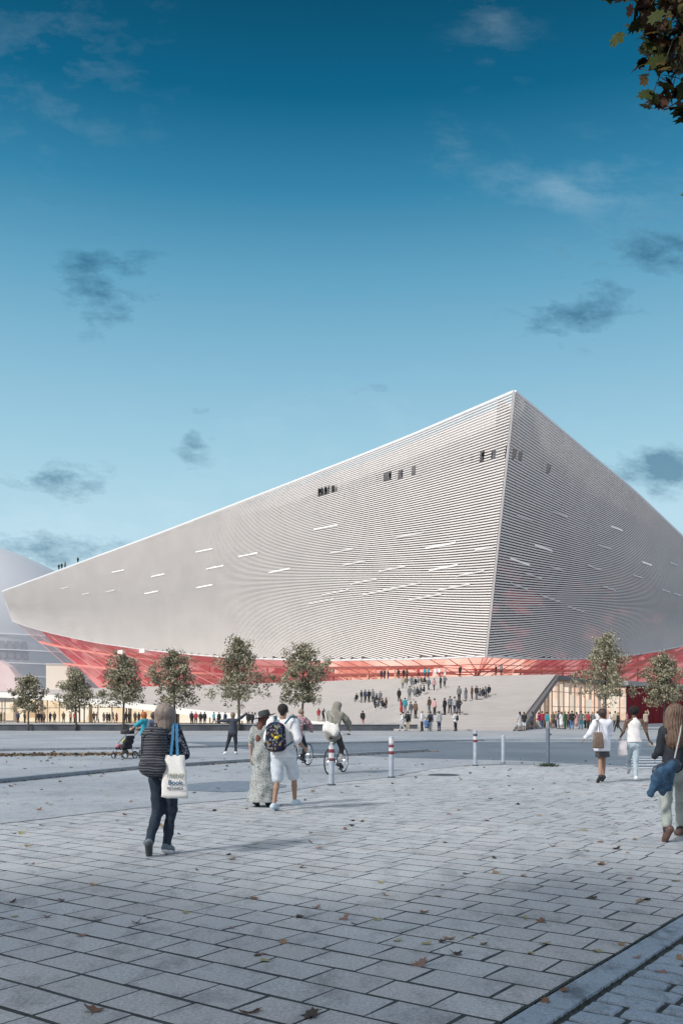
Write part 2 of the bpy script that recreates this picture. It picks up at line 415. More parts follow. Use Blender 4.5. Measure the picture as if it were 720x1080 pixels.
def smoothed(side, top):
    pts = [edge(side, u, top) for u in UU]
    for _ in range(6):
        q = pts[:]
        for i in range(1, NU-1): q[i] = pts[i-1]*.25+pts[i]*.5+pts[i+1]*.25
        pts = q
    return pts
CUR = {(s, t): smoothed(s, t) for s in 'LR' for t in (0, 1)}
def surf(side, u, v, off=0.0):
    x = u*(NU-1); i = min(int(x), NU-2); f = x-i
    b = CUR[(side, 0)]; t = CUR[(side, 1)]
    pb = b[i].lerp(b[i+1], f); pt = t[i].lerp(t[i+1], f); p = pb.lerp(pt, v)
    if off:
        p = p+NRM[side]*off
    return p
nl = Vector((-(A1-A0).y, (A1-A0).x)); nl = nl if nl.y < 0 else -nl; nl.normalize()
nr = Vector((-(B1-A0).y, (B1-A0).x)); nr = nr if nr.y < 0 else -nr; nr.normalize()
NRM = {'L': Vector((nl.x, nl.y, -.05)), 'R': Vector((nr.x, nr.y, -.05))}
def pxd(side, u):
    p = A0.lerp(A1 if side == 'L' else B1, u); return abs(360+F*p.x/p.y-512)
def gf(side, u):
    d = pxd(side, u)
    raw = (.0006*d+4e-6*d*d) if side == 'L' else (.0007*d+6e-6*d*d)
    return .62*(1-math.exp(-raw/.62))
def vwalk(side, u):
    d = pxd(side, u); return min(1, .765+.235*d/390) if side == 'L' else min(1, .765+.17*d/215)
GAPS = {'L': [], 'R': []}
for a_, b_ in ((332, 343), (344.5, 351), (395, 402.5), (409, 413.5), (422, 426), (487, 491), (498, 502), (511, 519), (520, 524)):
    q = sorted((on_line(a_, A0, A1), on_line(b_, A0, A1))); GAPS['L'].append(q)
for a_, b_ in ((545, 549), (551, 555), (580, 584)):
    q = sorted((on_line(a_, T0, TB1), on_line(b_, T0, TB1))); GAPS['R'].append(q)
USAMP = {k: sorted(set([i/60 for i in range(61)]+[max(0, min(1, x)) for g_ in GAPS[k] for x in (g_[0], (g_[0]+g_[1])/2, g_[1])])) for k in 'LR'}
def in_gap(side, u, v):
    vw = vwalk(side, u)
    return vw+.003 < v < vw+.042 and any(a_-1e-4 <= u <= b_+1e-4 for a_, b_ in GAPS[side])
hall = thing('arena', 'vast sharp cornered hall clad in pale horizontal louvres over red glass', 'arena', (0, 0, 0))
m_slat = mat('louvre_metal', (.74, .71, .69), .45, .04, .2, metal=.0)
m_slat2 = mat('louvre_metal_grey', (.74, .71, .69), .45, .04, .2)
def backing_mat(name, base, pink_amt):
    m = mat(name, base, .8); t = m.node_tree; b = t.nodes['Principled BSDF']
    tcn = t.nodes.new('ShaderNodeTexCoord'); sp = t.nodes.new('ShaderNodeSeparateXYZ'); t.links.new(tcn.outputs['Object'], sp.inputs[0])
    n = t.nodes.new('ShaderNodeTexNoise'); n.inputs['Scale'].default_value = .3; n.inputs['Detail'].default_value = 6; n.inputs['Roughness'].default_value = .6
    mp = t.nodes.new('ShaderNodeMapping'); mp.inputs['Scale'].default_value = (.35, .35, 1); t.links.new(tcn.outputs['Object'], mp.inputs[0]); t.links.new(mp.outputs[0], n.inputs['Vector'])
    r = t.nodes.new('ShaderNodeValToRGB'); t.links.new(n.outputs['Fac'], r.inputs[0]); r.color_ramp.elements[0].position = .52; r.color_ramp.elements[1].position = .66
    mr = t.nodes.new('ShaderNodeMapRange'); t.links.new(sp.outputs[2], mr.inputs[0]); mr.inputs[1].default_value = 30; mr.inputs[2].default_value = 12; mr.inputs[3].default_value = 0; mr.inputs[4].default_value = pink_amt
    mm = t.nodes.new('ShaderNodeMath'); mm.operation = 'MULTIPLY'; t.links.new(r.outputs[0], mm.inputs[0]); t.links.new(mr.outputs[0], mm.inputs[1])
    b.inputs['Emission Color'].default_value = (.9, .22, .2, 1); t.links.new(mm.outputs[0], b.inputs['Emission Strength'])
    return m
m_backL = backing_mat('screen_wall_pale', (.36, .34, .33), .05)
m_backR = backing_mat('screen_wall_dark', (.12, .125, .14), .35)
NS = 93
for side, ms, mbk in (('L', m_slat, m_backL), ('R', m_slat2, m_backR)):
    mb = MB()
    gend = gf(side, 1); vmin = -gend/(1-gend)
    dv = 1.0/NS
    k = 0
    while True:
        v0 = 1-.003-k*dv; k += 1
        if v0 < vmin: break
        pts = []; first = None
        NP = 41 if v0 > 0 else 41
        for u in USAMP[side]:
            v = v0+gf(side, u)*(1-v0)
            if v < 0: continue
            g = gf(side, u); hh = (surf(side, u, 1)-surf(side, u, 0)).z*dv*(1-g)*(.60 if v < vwalk(side, u) else .50)
            pts.append((surf(side, u, v), hh, u, v))
        if len(pts) < 2: continue
        gapped = any(in_gap(side, q[2], q[3]) for q in pts)
        if len(pts) > 24 and not gapped:
            keep = list(range(0, len(pts), 2)); keep += [len(pts)-1] if keep[-1] != len(pts)-1 else []; pts = [pts[i] for i in keep]
        nv = NRM[side]; base = len(mb.v)
        for p, hh, _, _ in pts:
            o1 = p+nv*.34
            for q in (o1+Vector((0, 0, hh*.34)), p+nv*-.02+Vector((0, 0, hh/2)), p+nv*-.02-Vector((0, 0, hh/2)), o1-Vector((0, 0, hh/2))): mb.v.append(tuple(q))
        for i in range(len(pts)-1):
            if gapped and in_gap(side, (pts[i][2]+pts[i+1][2])/2, (pts[i][3]+pts[i+1][3])/2): continue
            for a, b_ in ((0, 1), (2, 3), (3, 0)):
                mb.f.append((base+i*4+a, base+i*4+b_, base+(i+1)*4+b_, base+(i+1)*4+a)); mb.mi.append(0)
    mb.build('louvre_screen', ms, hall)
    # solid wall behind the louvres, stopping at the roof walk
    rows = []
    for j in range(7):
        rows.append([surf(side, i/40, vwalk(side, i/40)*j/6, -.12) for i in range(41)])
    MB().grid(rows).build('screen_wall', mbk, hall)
    MB().grid([[surf(side, i/40, vwalk(side, i/40)+(.995-vwalk(side, i/40))*j/3, -2.8) for i in range(41)] for j in range(4)]).build('parapet_screen', mat('parapet_white', (.72, .70, .69), .6), hall)
    # coping and lower trim
    mb = MB(); mb.tube([surf(side, i/40, 1.0, .1) for i in range(41)], .28, 6)
    mb.build('coping', mat('coping_white', (.74, .75, .76), .4), hall)
    mb = MB(); mb.tube([surf(side, i/40, 0, .1) for i in range(41)], .2, 6)
    mb.build('lower_trim', mat('coping_white', (.74, .75, .76), .4), hall)
mb = MB(); mb.bar(surf('L', 0, 0)+Vector((0, -.15, 0)), surf('L', 0, 1)+Vector((0, -.15, 0)), .3, .3); mb.build('corner_trim', m_slat, hall)
# roof deck behind the parapet louvres
mb = MB()
mb.grid([[surf('L', i/40, vwalk('L', i/40), -.5) for i in range(41)], [surf('R', i/40, vwalk('R', i/40), -.5) for i in range(41)]])
mb.build('roof', mat('roof_membrane', (.42, .42, .43), .8, .1, .3), hall)
# rear wall closing the volume
mb = MB(); bc = Vector((20, 380, 0))
for s in 'LR':
    a = surf(s, 1, 0); b_ = surf(s, 1, 1)
    mb.add([(a.x, a.y, a.z), (b_.x, b_.y, b_.z), (bc.x, bc.y, 30), (bc.x, bc.y, 8)], [(0, 1, 2, 3)])
mb.build('rear_wall', mat('rear_cladding', (.4, .4, .4), .7, .1, .1), hall)
# short lit slots in the screen
m_slot = mat('slot_light', (.75, .74, .72), .5, emit=(.95, .93, .9), es=.1)
m_slot_d = mat('slot_dim', (.62, .61, .6), .5, emit=(.9, .88, .86), es=.0)
slots = [(126, 602, 6.5, 1), (168, 606, 7, 1), (161, 624, 7, 1), (217, 579.5, 9, 1), (228, 597, 9, 1), (217, 617, 8.5, 1), (263, 583.5, 10, 1), (296, 599.5, 11, 1),
         (345, 553.5, 12.5, 1), (362, 578, 12, 0), (375, 590.5, 12, 0), (434, 560, 15, 0), (466, 570.5, 16, 1), (469, 594, 15, 1), (415, 596, 14, 0), (512, 573, 10, 0),
         (385, 610, 14, 0), (497, 600, 15, 0), (425, 615, 20, 0), (400, 621, 16, 0), (480, 615, 17, 0), (355, 622, 14, 0), (450, 626, 17, 0), (118, 623, 5, 0), (70, 620, 4, 0), (92, 626, 4, 0), (340, 632, 13, 0)]
slotsR = [(551, 541, 8, 0), (588, 539, 8, 0), (648, 555.5, 6, 1), (571, 573.5, 9, 1), (635, 574, 7, 0), (546, 587.5, 10, 1), (585, 596, 7, 0), (680, 593, 5, 1), (670, 606, 5, 0), (560, 603, 9, 0), (708, 594, 4, 0),
          (625, 596, 7, 0), (545, 614, 9, 0), (578, 628, 10, 0), (640, 618, 7, 0), (700, 622, 4, 0), (605, 640, 9, 0), (712, 626, 4, 0)]
for side, lst, sl_, off in (('L', slots, -.21, .38), ('R', slotsR, .38, .38)):
    for px, py, hw, br in lst:
        ends = []
        for sx_ in (-1, 1):
            qx = px+sx_*hw; qy = py+sx_*hw*sl_
            p1 = A1 if side == 'L' else B1
            u = on_line(qx, A0, p1); u = max(0.005, min(1, u))
            for _ in range(5):
                pb, pt = surf(side, u, 0), surf(side, u, 1)
                yb = 752-(pb.z-1.6)*F/pb.y; yt = 752-(pt.z-1.6)*F/pt.y; v = (yb-qy)/(yb-yt); p = surf(side, u, v)
                u += (qx-(360+F*p.x/p.y))/F*p.y/((A1-A0).x if side == 'L' else (B1-A0).x)*.9; u = max(0.003, min(1, u))
            ends.append(surf(side, u, v, off))
        MB().bar(ends[0], ends[1], .10, .30 if br else .26).build('light_slot', m_slot if br else m_slot_d, hall)

# red glass storey
TZ = 7.6
def base_pt(side, u, inset=7.0, z=TZ):
    p = A0.lerp(A1 if side == 'L' else B1, u*(.80 if side == 'L' else .85))
    nn = NRM[side]; c = A0-(nl+nr)*inset/(1+nl.dot(nr))
    q = p-Vector((nn.x, nn.y))*inset
    w = min(1, u*12); q = c.lerp(q, w) if w < 1 else q
    return Vector((q.x, q.y, z))
def glassmat(name, tint, refl=.12, alpha=.85):
    m = bpy.data.materials.new(name); m.use_nodes = True; t = m.node_tree; t.nodes.clear()
    tr = t.nodes.new('ShaderNodeBsdfTransparent'); tr.inputs[0].default_value = (*tint, 1)
    gl = t.nodes.new('ShaderNodeBsdfGlossy'); gl.inputs['Roughness'].default_value = .06; gl.inputs[0].default_value = (.9, .9, .92, 1)
    lw = t.nodes.new('ShaderNodeLayerWeight'); lw.inputs[0].default_value = .5
    pw = t.nodes.new('ShaderNodeMath'); pw.operation = 'POWER'; t.links.new(lw.outputs['Facing'], pw.inputs[0]); pw.inputs[1].default_value = 4
    fr = t.nodes.new('ShaderNodeMath'); fr.operation = 'MULTIPLY_ADD'; t.links.new(pw.outputs[0], fr.inputs[0]); fr.inputs[1].default_value = .5; fr.inputs[2].default_value = refl*.4
    mx = t.nodes.new('ShaderNodeMixShader'); o = t.nodes.new('ShaderNodeOutputMaterial')
    t.links.new(fr.outputs[0], mx.inputs[0]); t.links.new(tr.outputs[0], mx.inputs[1]); t.links.new(gl.outputs[0], mx.inputs[2]); t.links.new(mx.outputs[0], o.inputs[0])
    MATS[name] = m; return m
m_rglass = glassmat('red_glass', (.97, .80, .78))
m_mull = mat('red_mullion', (.66, .36, .34), .5)
def lit_wall(name, c1, c2, c3, es, sc=.16, st=(1, 1, 1), base=(.4, .3, .28)):
    m = bpy.data.materials.new(name); m.use_nodes = True; t = m.node_tree; b = t.nodes['Principled BSDF']; b.inputs['Roughness'].default_value = .8
    tcn = t.nodes.new('ShaderNodeTexCoord'); mp = t.nodes.new('ShaderNodeMapping'); mp.inputs['Scale'].default_value = st; t.links.new(tcn.outputs['Object'], mp.inputs[0])
    n = t.nodes.new('ShaderNodeTexNoise'); n.inputs['Scale'].default_value = sc; n.inputs['Detail'].default_value = 5; t.links.new(mp.outputs[0], n.inputs['Vector'])
    v = t.nodes.new('ShaderNodeTexVoronoi'); v.inputs['Scale'].default_value = sc*2.4; v.distance = 'CHEBYCHEV'; t.links.new(mp.outputs[0], v.inputs['Vector'])
    sp = t.nodes.new('ShaderNodeSeparateXYZ'); t.links.new(v.outputs['Color'], sp.inputs[0])
    ad_ = t.nodes.new('ShaderNodeMath'); ad_.operation = 'MULTIPLY_ADD'; t.links.new(sp.outputs[0], ad_.inputs[0]); ad_.inputs[1].default_value = .3; t.links.new(n.outputs['Fac'], ad_.inputs[2])
    r = t.nodes.new('ShaderNodeValToRGB'); t.links.new(ad_.outputs[0], r.inputs[0]); e = r.color_ramp.elements; e.new(.5)
    for el, p, c in zip(e, (.42, .62, .85), (c1, c2, c3)): el.position = p; el.color = (*c, 1)
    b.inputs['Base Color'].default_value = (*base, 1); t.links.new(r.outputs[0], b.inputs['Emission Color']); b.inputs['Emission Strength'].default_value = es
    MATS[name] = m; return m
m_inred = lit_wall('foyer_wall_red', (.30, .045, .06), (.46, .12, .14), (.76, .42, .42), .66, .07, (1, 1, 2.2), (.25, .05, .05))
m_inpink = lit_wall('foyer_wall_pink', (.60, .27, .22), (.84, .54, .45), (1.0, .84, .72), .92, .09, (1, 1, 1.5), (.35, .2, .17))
for side in 'LR':
    p = [[surf(side, i/40, 0, -.6)-Vector((0, 0, .1)), base_pt(side, i/40)] for i in range(41)]
    MB().grid([[q[0] for q in p], [q[1] for q in p]]).build('red_glazing', m_rglass, hall)
    for i in [q for q in range(0, 41) if q < 13 or q % 2 == 0]: MB().bar(p[i][0], p[i][1], .09, .12).build('mullion', m_mull, hall)
    for f in (.33, .66): MB().tube([a.lerp(b_, f) for a, b_ in p], .07, 5).build('transom', m_mull, hall)
    # floors, columns and inner wall
    def inner(u, f, inset):
        inset *= 1-.8*max(0, (u-.35)/.65)
        return inner_(u, f, inset)
    def inner_(u, f, inset):   # point inside at fraction f of the height
        a = surf(side, u, 0, -.6); b_ = base_pt(side, u); q = b_.lerp(a, f); nn = NRM[side]; return q-Vector((nn.x, nn.y, 0))*inset
    mb = MB(); mb.grid([[inner(i/40, 0, 9) for i in range(41)], [inner(i/40, 1, 9)+Vector((0, 0, 3)) for i in range(41)]])
    cut = 14
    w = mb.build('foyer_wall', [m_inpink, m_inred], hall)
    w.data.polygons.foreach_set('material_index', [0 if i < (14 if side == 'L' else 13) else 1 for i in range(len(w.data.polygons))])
    for f in ((.38, .7) if side == 'L' else (.5,)):
        mb = MB()
        rr = [inner(i/40, f, .8) for i in range(3, 41)]; r2 = [inner(i/40, f, 8.8) for i in range(3, 41)]
        mb.grid([rr, r2]); mb.grid([[q-Vector((0, 0, .4)) for q in rr], [q-Vector((0, 0, .4)) for q in r2]]); mb.grid([rr, [q-Vector((0, 0, .4)) for q in rr]])
        mb.build('floor_slab', mat('slab_pink', (.75, .42, .38), .7, emit=(.85, .3, .25), es=.15), hall)
    for i in range(5, 40, 3): MB().bar(inner(i/40, 0, 4), inner(i/40, 0, 4)+Vector((0, 0, max(1.5, inner(i/40, .6, 4).z-TZ))), .3, .3).build('column', mat('column_red', (.55, .22, .21), .6, emit=(.7, .25, .22), es=.1), hall)
    for k_ in range(5):
        u = rnd.uniform(.35, .85); MB().bar(inner(u, .05, 4), inner(min(1, u+.12), .92, 3), .2, .5).build('stair_flight', mat('flight_pink', (.7, .4, .37), .6, emit=(.9, .4, .35), es=.05), hall)
    # soffit behind the lower edge
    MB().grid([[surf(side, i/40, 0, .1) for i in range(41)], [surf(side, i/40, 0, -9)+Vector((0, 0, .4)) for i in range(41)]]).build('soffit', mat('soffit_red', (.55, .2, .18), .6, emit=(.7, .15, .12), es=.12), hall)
# white display boxes in the red glass
for px, py in ((128, 688), (151, 686.5)):
    t_ = on_line(px, A0, A1); q = A0.lerp(A1, t_); pp = P(px, py, q.y-.6)
    MB().box((pp.x, pp.y, pp.z), (2.2, .8, 1.0), R(-45)).build('display_box', mat('box_white', (.8, .72, .68), .5), hall)
# arches in the foyer
for k_, px in enumerate((362, 374, 383, 392, 412)):
    y = 190-(px-360)*.28; c = P(px, 718, y); rr_ = .8
    pts = [Vector((c.x-rr_, c.y, TZ))]+[Vector((c.x-rr_*math.cos(a), c.y, TZ+1.7+rr_*math.sin(a))) for a in np.linspace(0, math.pi, 9)]+[Vector((c.x+rr_, c.y, TZ))]
    MB().tube(pts, .17, 6).build('arch', mat('arch_cream', (.8, .55, .42), .6, emit=(.9, .55, .4), es=.35), hall)
# terrace floor inside the hall
c0 = base_pt('L', 0)

# ------------------------------------------------------------------ podium with the great stairs
podium = thing('grand_stairs', 'broad pale stone stairs rising to the terrace below the hall', 'stairs', (0, 0, 0))
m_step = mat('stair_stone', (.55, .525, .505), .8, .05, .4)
def XYZ(px, Y, z): return Vector(((px-360)*Y/F, Y, z))
Ebot = [XYZ(541, 82, 0), XYZ(470, 83, 0), XYZ(400, 84, 0), XYZ(386, 95, 0), XYZ(362, 114, .15), XYZ(333, 120, .4), XYZ(231, 130, 1.6), XYZ(200, 134, 2.0), XYZ(140, 140, 3.0), XYZ(100, 144, 3.6), XYZ(45, 152, 4.5), XYZ(-30, 162, 5.2)]
Etop = [XYZ(586, 150, TZ), XYZ(520, 154, TZ), XYZ(470, 160, TZ), XYZ(400, 170, TZ), XYZ(345, 180, TZ), XYZ(300, 190, TZ), XYZ(240, 200, TZ), XYZ(200, 208, TZ), XYZ(150, 219, TZ), XYZ(110, 231, TZ), XYZ(70, 244, TZ), XYZ(10, 258, TZ)]
def resample(pts, n):
    k = len(pts)-1; out = []
    for i in range(n):
        x = i/(n-1)*k; j = min(int(x), k-1); out.append(pts[j].lerp(pts[j+1], x-j))
    return out
def soften(p, k=14):
    for _ in range(k): p = [p[0]]+[p[i-1]*.25+p[i]*.5+p[i+1]*.25 for i in range(1, len(p)-1)]+[p[-1]]
    return p
EB = soften(resample(Ebot, 89), 10); ET = soften(resample(Etop, 89), 25)
NST = 44
mb = MB(); STAIR_PTS = []
for k_ in range(NST):
    f0 = k_/NST; f1 = (k_+1)/NST
    a = [b_.lerp(t_, f0) for b_, t_ in zip(EB, ET)]; c = [b_.lerp(t_, f1) for b_, t_ in zip(EB, ET)]
    at = [Vector((p.x, p.y, q.z)) for p, q in zip(a, c)]
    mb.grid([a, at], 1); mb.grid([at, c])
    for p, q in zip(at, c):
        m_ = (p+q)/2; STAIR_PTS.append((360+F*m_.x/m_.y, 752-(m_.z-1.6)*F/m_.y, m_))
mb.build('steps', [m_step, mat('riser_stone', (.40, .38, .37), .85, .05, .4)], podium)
SPA = np.array([(a, b_) for a, b_, _ in STAIR_PTS])
def on_stairs(px, py):
    i = int(np.argmin((SPA[:, 0]-px)**2*.3+(SPA[:, 1]-py)**2*4)); m_ = STAIR_PTS[i][2]
    return Vector(((px-360)*m_.y/F, m_.y, m_.z))
# terrace slab on top
mb = MB()
back = [Vector((p.x*1.0+(60-p.x)*.25, p.y+90, TZ)) for p in ET]
mb.grid([ET, back]); mb.add([tuple(ET[0]), (62, 198, TZ), (110, 245, TZ), tuple(back[0])], [(0, 1, 2, 3)])
mb.build('terrace', mat('terrace_stone', (.5, .47, .45), .8, .05, .3), podium)
# pale edge beam lifting off the ground at the left
mb = MB(); eb = [p for i, p in enumerate(EB) if i > 30]
up = [p+Vector((0, 0, .02)) for p in eb]; lo = [p-Vector((0, 0, .75 if p.z > .9 else max(.0, p.z)*.8)) for p in eb]
fr = [Vector((0, -.5, 0))]*len(eb)
mb.grid([[p+Vector((0, -.45, .1)) for p in up], [p+Vector((0, -.45, 0)) for p in lo]]); mb.grid([[p+Vector((0, -.45, .1)) for p in up], [p+Vector((0, .3, .1)) for p in up]])
mb.grid([[p+Vector((0, -.45, 0)) for p in lo], [p+Vector((0, 14, -.1)) for p in lo]])
mb.build('edge_beam', mat('beam_white', (.74, .72, .69), .6), podium)
# dark raking edge on the right and the slab edge beyond it
m_edge = mat('edge_dark', (.16, .15, .15), .6)
mb = MB(); a, b_ = EB[0]+Vector((.1, -.6, -.35)), ET[0]+Vector((.1, 0, -.42)); mb.bar(a, b_, .7, .6); 
sl_a, sl_b = ET[0]+Vector((0, -.3, -.42)), Vector((62, 198, TZ-.5)); mb.bar(sl_a, sl_b, .9, .75); mb.bar(sl_b, Vector((110, 245, TZ-.5)), .9, .95)
mb.build('raking_edge', m_edge, podium)
# underside of the slab
MB().add([tuple(EB[0]-Vector((.5, 0, .3))), tuple(ET[0]-Vector((.3, 0, .8))), (62, 199, TZ-.9), (110, 245, TZ-.9), (60, 250, TZ-.9), (15, 170, TZ-.9)], [(0, 1, 2, 5), (2, 3, 4, 5)]).build('soffit', mat('soffit_cream', (.6, .52, .45), .7), podium)

# lobbies under the podium
m_cream = lit_wall('lobby_wall_cream', (.55, .36, .20), (.90, .72, .48), (1.0, .93, .80), .78, .12, (1, 1, 1.2), (.5, .42, .33))
m_cream2 = lit_wall('lobby_wall_warm', (.60, .33, .22), (.92, .66, .46), (1.0, .92, .80), .8, .13, (1, 1, 1), (.5, .38, .3))
m_cglass = glassmat('clear_glass', (.93, .92, .90))
def facade(name, pts, hts, parent, wallm, depth, mullm, step=2.0, cols=True, bands=(2.4,)):
    """glazed wall along a plan polyline, lit wall behind it"""
    for (a, b_), (h0, h1) in zip(zip(pts[:-1], pts[1:]), zip(hts[:-1], hts[1:])):
        a = Vector((*a, 0)); b_ = Vector((*b_, 0)); d = b_-a; Lg = d.length; d.normalize(); n_ = Vector((-d.y, d.x, 0))
        if n_.y < 0: n_ = -n_
        if parent is podium and name == 'side': n_ = Vector((-d.y, d.x, 0))
        MB().add([a, b_, b_+Vector((0, 0, h1)), a+Vector((0, 0, h0))], [(0, 1, 2, 3)]).build('glazing', m_cglass, parent)
        aw, bw = a+n_*depth, b_+n_*depth
        MB().add([aw, bw, bw+Vector((0, 0, h1)), aw+Vector((0, 0, h0))], [(0, 1, 2, 3)]).build('lobby_wall', wallm, parent)
        MB().add([a+Vector((0, 0, .03)), b_+Vector((0, 0, .03)), bw+Vector((0, 0, .03)), aw+Vector((0, 0, .03))], [(0, 1, 2, 3)]).build('lobby_floor', mat('lobby_floor', (.5, .42, .33), .4), parent)
        if name in ('front', 'pav'): MB().add([b_+n_*.3, bw, bw+Vector((0, 0, h1)), b_+n_*.3+Vector((0, 0, h1))], [(0, 1, 2, 3)]).build('lobby_wall', wallm, parent)
        k = max(1, int(Lg/step))
        for i in range(k+1):
            p = a+d*(Lg*i/k); h = h0+(h1-h0)*i/k
            if h > .6: MB().bar(p+Vector((0, -.05, 0)), p+Vector((0, -.05, h)), .1, .16).build('mullion', mullm, parent)
        for z in bands:
            if min(h0, h1) > z+.3: MB().bar(a+Vector((0, -.05, z)), b_+Vector((0, -.05, z)), .1, .1).build('transom', mullm, parent)
        if cols:
            for i in range(max(1, int(Lg/7))):
                p = a+d*(3.5+i*7)+n_*(depth*.45); h = (h0+(h1-h0)*(3.5+i*7)/Lg)
                if h > 1.2 and (3.5+i*7) < Lg: MB().tube([p, p+Vector((0, 0, h))], .28, 10).build('column', mat('column_cream', (.72, .62, .50), .6), parent)
m_mc = mat('mullion_bronze', (.40, .33, .27), .5)
LP = [(p.x, p.y+2.0) for p in [EB[i] for i in (42, 48, 58, 66, 74, 81, 88)]]
LH = [max(.05, EB[i].z-.2) for i in (42, 48, 58, 66, 74, 81, 88)]
facade('left', LP, LH, podium, m_cream, 9, m_mc, 2.6)
facade('side', [(15.2, 84.5), (33.4, 150.5)], [.05, TZ-.8], podium, m_cream2, 7, mat('mullion_pale', (.62, .50, .40), .5), 9.0, False)
facade('front', [(33.4, 150.6), (59, 196)], [TZ-.8, TZ-.8], podium, m_cream2, 9, mat('mullion_pale', (.62, .50, .40), .5), 6.0, True, (2.6, 5.0))
# panels inside the right lobby
mb = MB()
for (px, py0, py1, w_) in ((571, 738, 752, 9), (604, 733, 756, 8), (592, 722, 745, 4), (620, 738, 760, 10), (646, 735, 757, 8)):
    Y = 165+(px-590)*.35; a = P(px, py1, Y); b_ = P(px, py0, Y); ww = w_*Y/F; MB().box((a.x, Y, (a.z+b_.z)/2), (ww, .3, b_.z-a.z), R(40)).build('display_panel', mat('panel_cream', (.85, .76, .62), .6, emit=(.95, .8, .62), es=.5), podium)
# low dark retaining wall along the raised strip at the left
rw = thing('retaining_wall', 'long low dark stone wall in front of the left trees', 'wall', (-15, 84.5, 0))
MB().box((0, 0, .27), (43.5*1, .5, .54)).build('wall_body', mat('basalt', (.075, .085, .10), .7, .25, 1.5), rw)
MB().box((0, -.02, .575), (43.6, .62, .07)).build('coping', mat('coping_grey', (.34, .35, .36), .7, .1, 2), rw)
for ob in rw.children: ob.scale = (1, 1, 1)
# pale pavement behind it
strut('forecourt', MB().grid([[(-90, 84.8, .016), (5.5, 84.8, .016), (5.5, 96, .016)], [(-90, 165, .016), (-30, 165, .016), (-2, 112, .016)]]), mat('forecourt_stone', (.42, .41, .40), .8, .08, .3))

# dark red wall volume at the right
red = thing('red_wall', 'tall plain dark red wall right of the glass lobby', 'wall', (0, 0, 0))
m_red = mat('red_panel', (.17, .012, .018), .8, .12, .4, spec=.1)
mb = MB(); ra, rb, rc_ = Vector((32.1, 107, 0)), Vector((49, 130, 0)), Vector((80, 160, 0))
for a, b_ in ((ra, rb), (rb, rc_)): mb.add([a, b_, b_+Vector((0, 0, 4.6)), a+Vector((0, 0, 4.6))], [(0, 1, 2, 3)])
mb.add([ra, Vector((50.5, 165, 0)), Vector((50.5, 165, 4.6)), ra+Vector((0, 0, 4.6))], [(3, 2, 1, 0)])
mb.add([ra+Vector((0, 0, 4.6)), rb+Vector((0, 0, 4.6)), rc_+Vector((0, 0, 4.6)), Vector((56, 175, 4.6))], [(0, 1, 2, 3)])
mb.build('wall_body', m_red, red)
mb = MB()
for i in range(1, 12):
    p = ra.lerp(rb, i/12); mb.bar(p+Vector((0, -.02, .3)), p+Vector((0, -.02, 4.5)), .05, .03)
mb.build('panel_joint', mat('joint_red', (.07, .008, .01), .6), red)
mb = MB(); mb.bar(ra+Vector((-.3, -.3, 4.95)), rb+Vector((0, -.3, 4.95)), .9, .5); mb.bar(rb+Vector((0, -.3, 4.95)), rc_+Vector((0, -.3, 4.95)), .9, .5)
mb.build('coping', mat('coping_grey2', (.28, .27, .27), .6), red)
mb = MB(); mb.bar(ra+Vector((0, -.25, .15)), rb+Vector((0, -.25, .15)), .3, .3); mb.build('plinth', mat('plinth_pale', (.5, .5, .5), .7), red)

# neighbouring rounded hall on the left
dome = thing('domed_hall', 'rounded pale grey hall with light bands at the far left', 'hall', (-200, 380, 0))
m_dome = mat('dome_metal', (.60, .61, .63), .5, .03, .05)
def dpt(th, f, off=0):   # superellipsoid
    z = 72*max(0, math.sin(f))**(2/2.9); r = max(0, math.cos(f))**(2/2.9)
    x = (112+off)*r*math.copysign(abs(math.cos(th))**(2/2.9), math.cos(th)); y = (75+off)*r*math.copysign(abs(math.sin(th))**(2/2.9), math.sin(th)); return Vector((x, y, z))
ths = [-math.pi+2*math.pi*i/96 for i in range(97)]
MB().grid([[dpt(t_, (math.pi/2)*(j/24)**1.0+1e-4) for t_ in ths] for j in range(25)]).build('shell', m_dome, dome, True)
for fz in (6, 10, 14, 18.5, 23, 28.5):
    f = math.asin(min(1, (fz/72)**(2.9/2)))
    MB().tube([dpt(t_, f, .3) for t_ in ths if -2.9 < t_ < -.05], .16, 5).build('light_band', mat('band_white', (.72, .73, .75), .5, emit=(.9, .88, .88), es=.15), dome)
mb = MB()
for i in range(9):
    f = math.asin((20/72)**1.45); f2 = math.asin((26/72)**1.45); th = -1.0+i*.035; th2 = th+.025
    mb.add([dpt(th, f, .2), dpt(th2, f, .2), dpt(th2, f2, .2), dpt(th, f2, .2)], [(0, 1, 2, 3)])
mb.build('window_row', mat('window_grey', (.44, .45, .48), .3), dome)
# pink arched window and lit ground floor of that hall
def dome_front(px, py):
    # shell point nearest in direction
    best = None
    for i in range(60):
        th = -math.pi*.97+i/59*math.pi*.95
        for j in range(20):
            f = 1e-3+j/19*.9; w = dpt(th, f, .6)+Vector(dome.location); qx = 360+F*w.x/w.y; qy = 752-(w.z-1.6)*F/w.y; d = (qx-px)**2+(qy-py)**2
            if best is None or d < best[0]: best = (d, w)
    return best[1].y
YD = 300
pts = [P(px, py, YD) for px, py in ((-60, 741), (24, 741), (23, 728), (18, 716), (9, 703), (-3, 696), (-20, 693), (-40, 697), (-60, 706))]
vs = [p-Vector(dome.location) for p in pts]; n_ = len(vs)
MB().add([*vs, *[v+Vector((0, 6, 0)) for v in vs]], [tuple(range(n_))]+[(i, (i+1) % n_, (i+1) % n_+n_, i+n_) for i in range(n_)]).build('pink_window', lit_wall('pink_glow', (.50, .38, .38), (.62, .46, .45), (.75, .64, .63), .35, .09, (1, 1, 1), (.5, .4, .4)), dome)
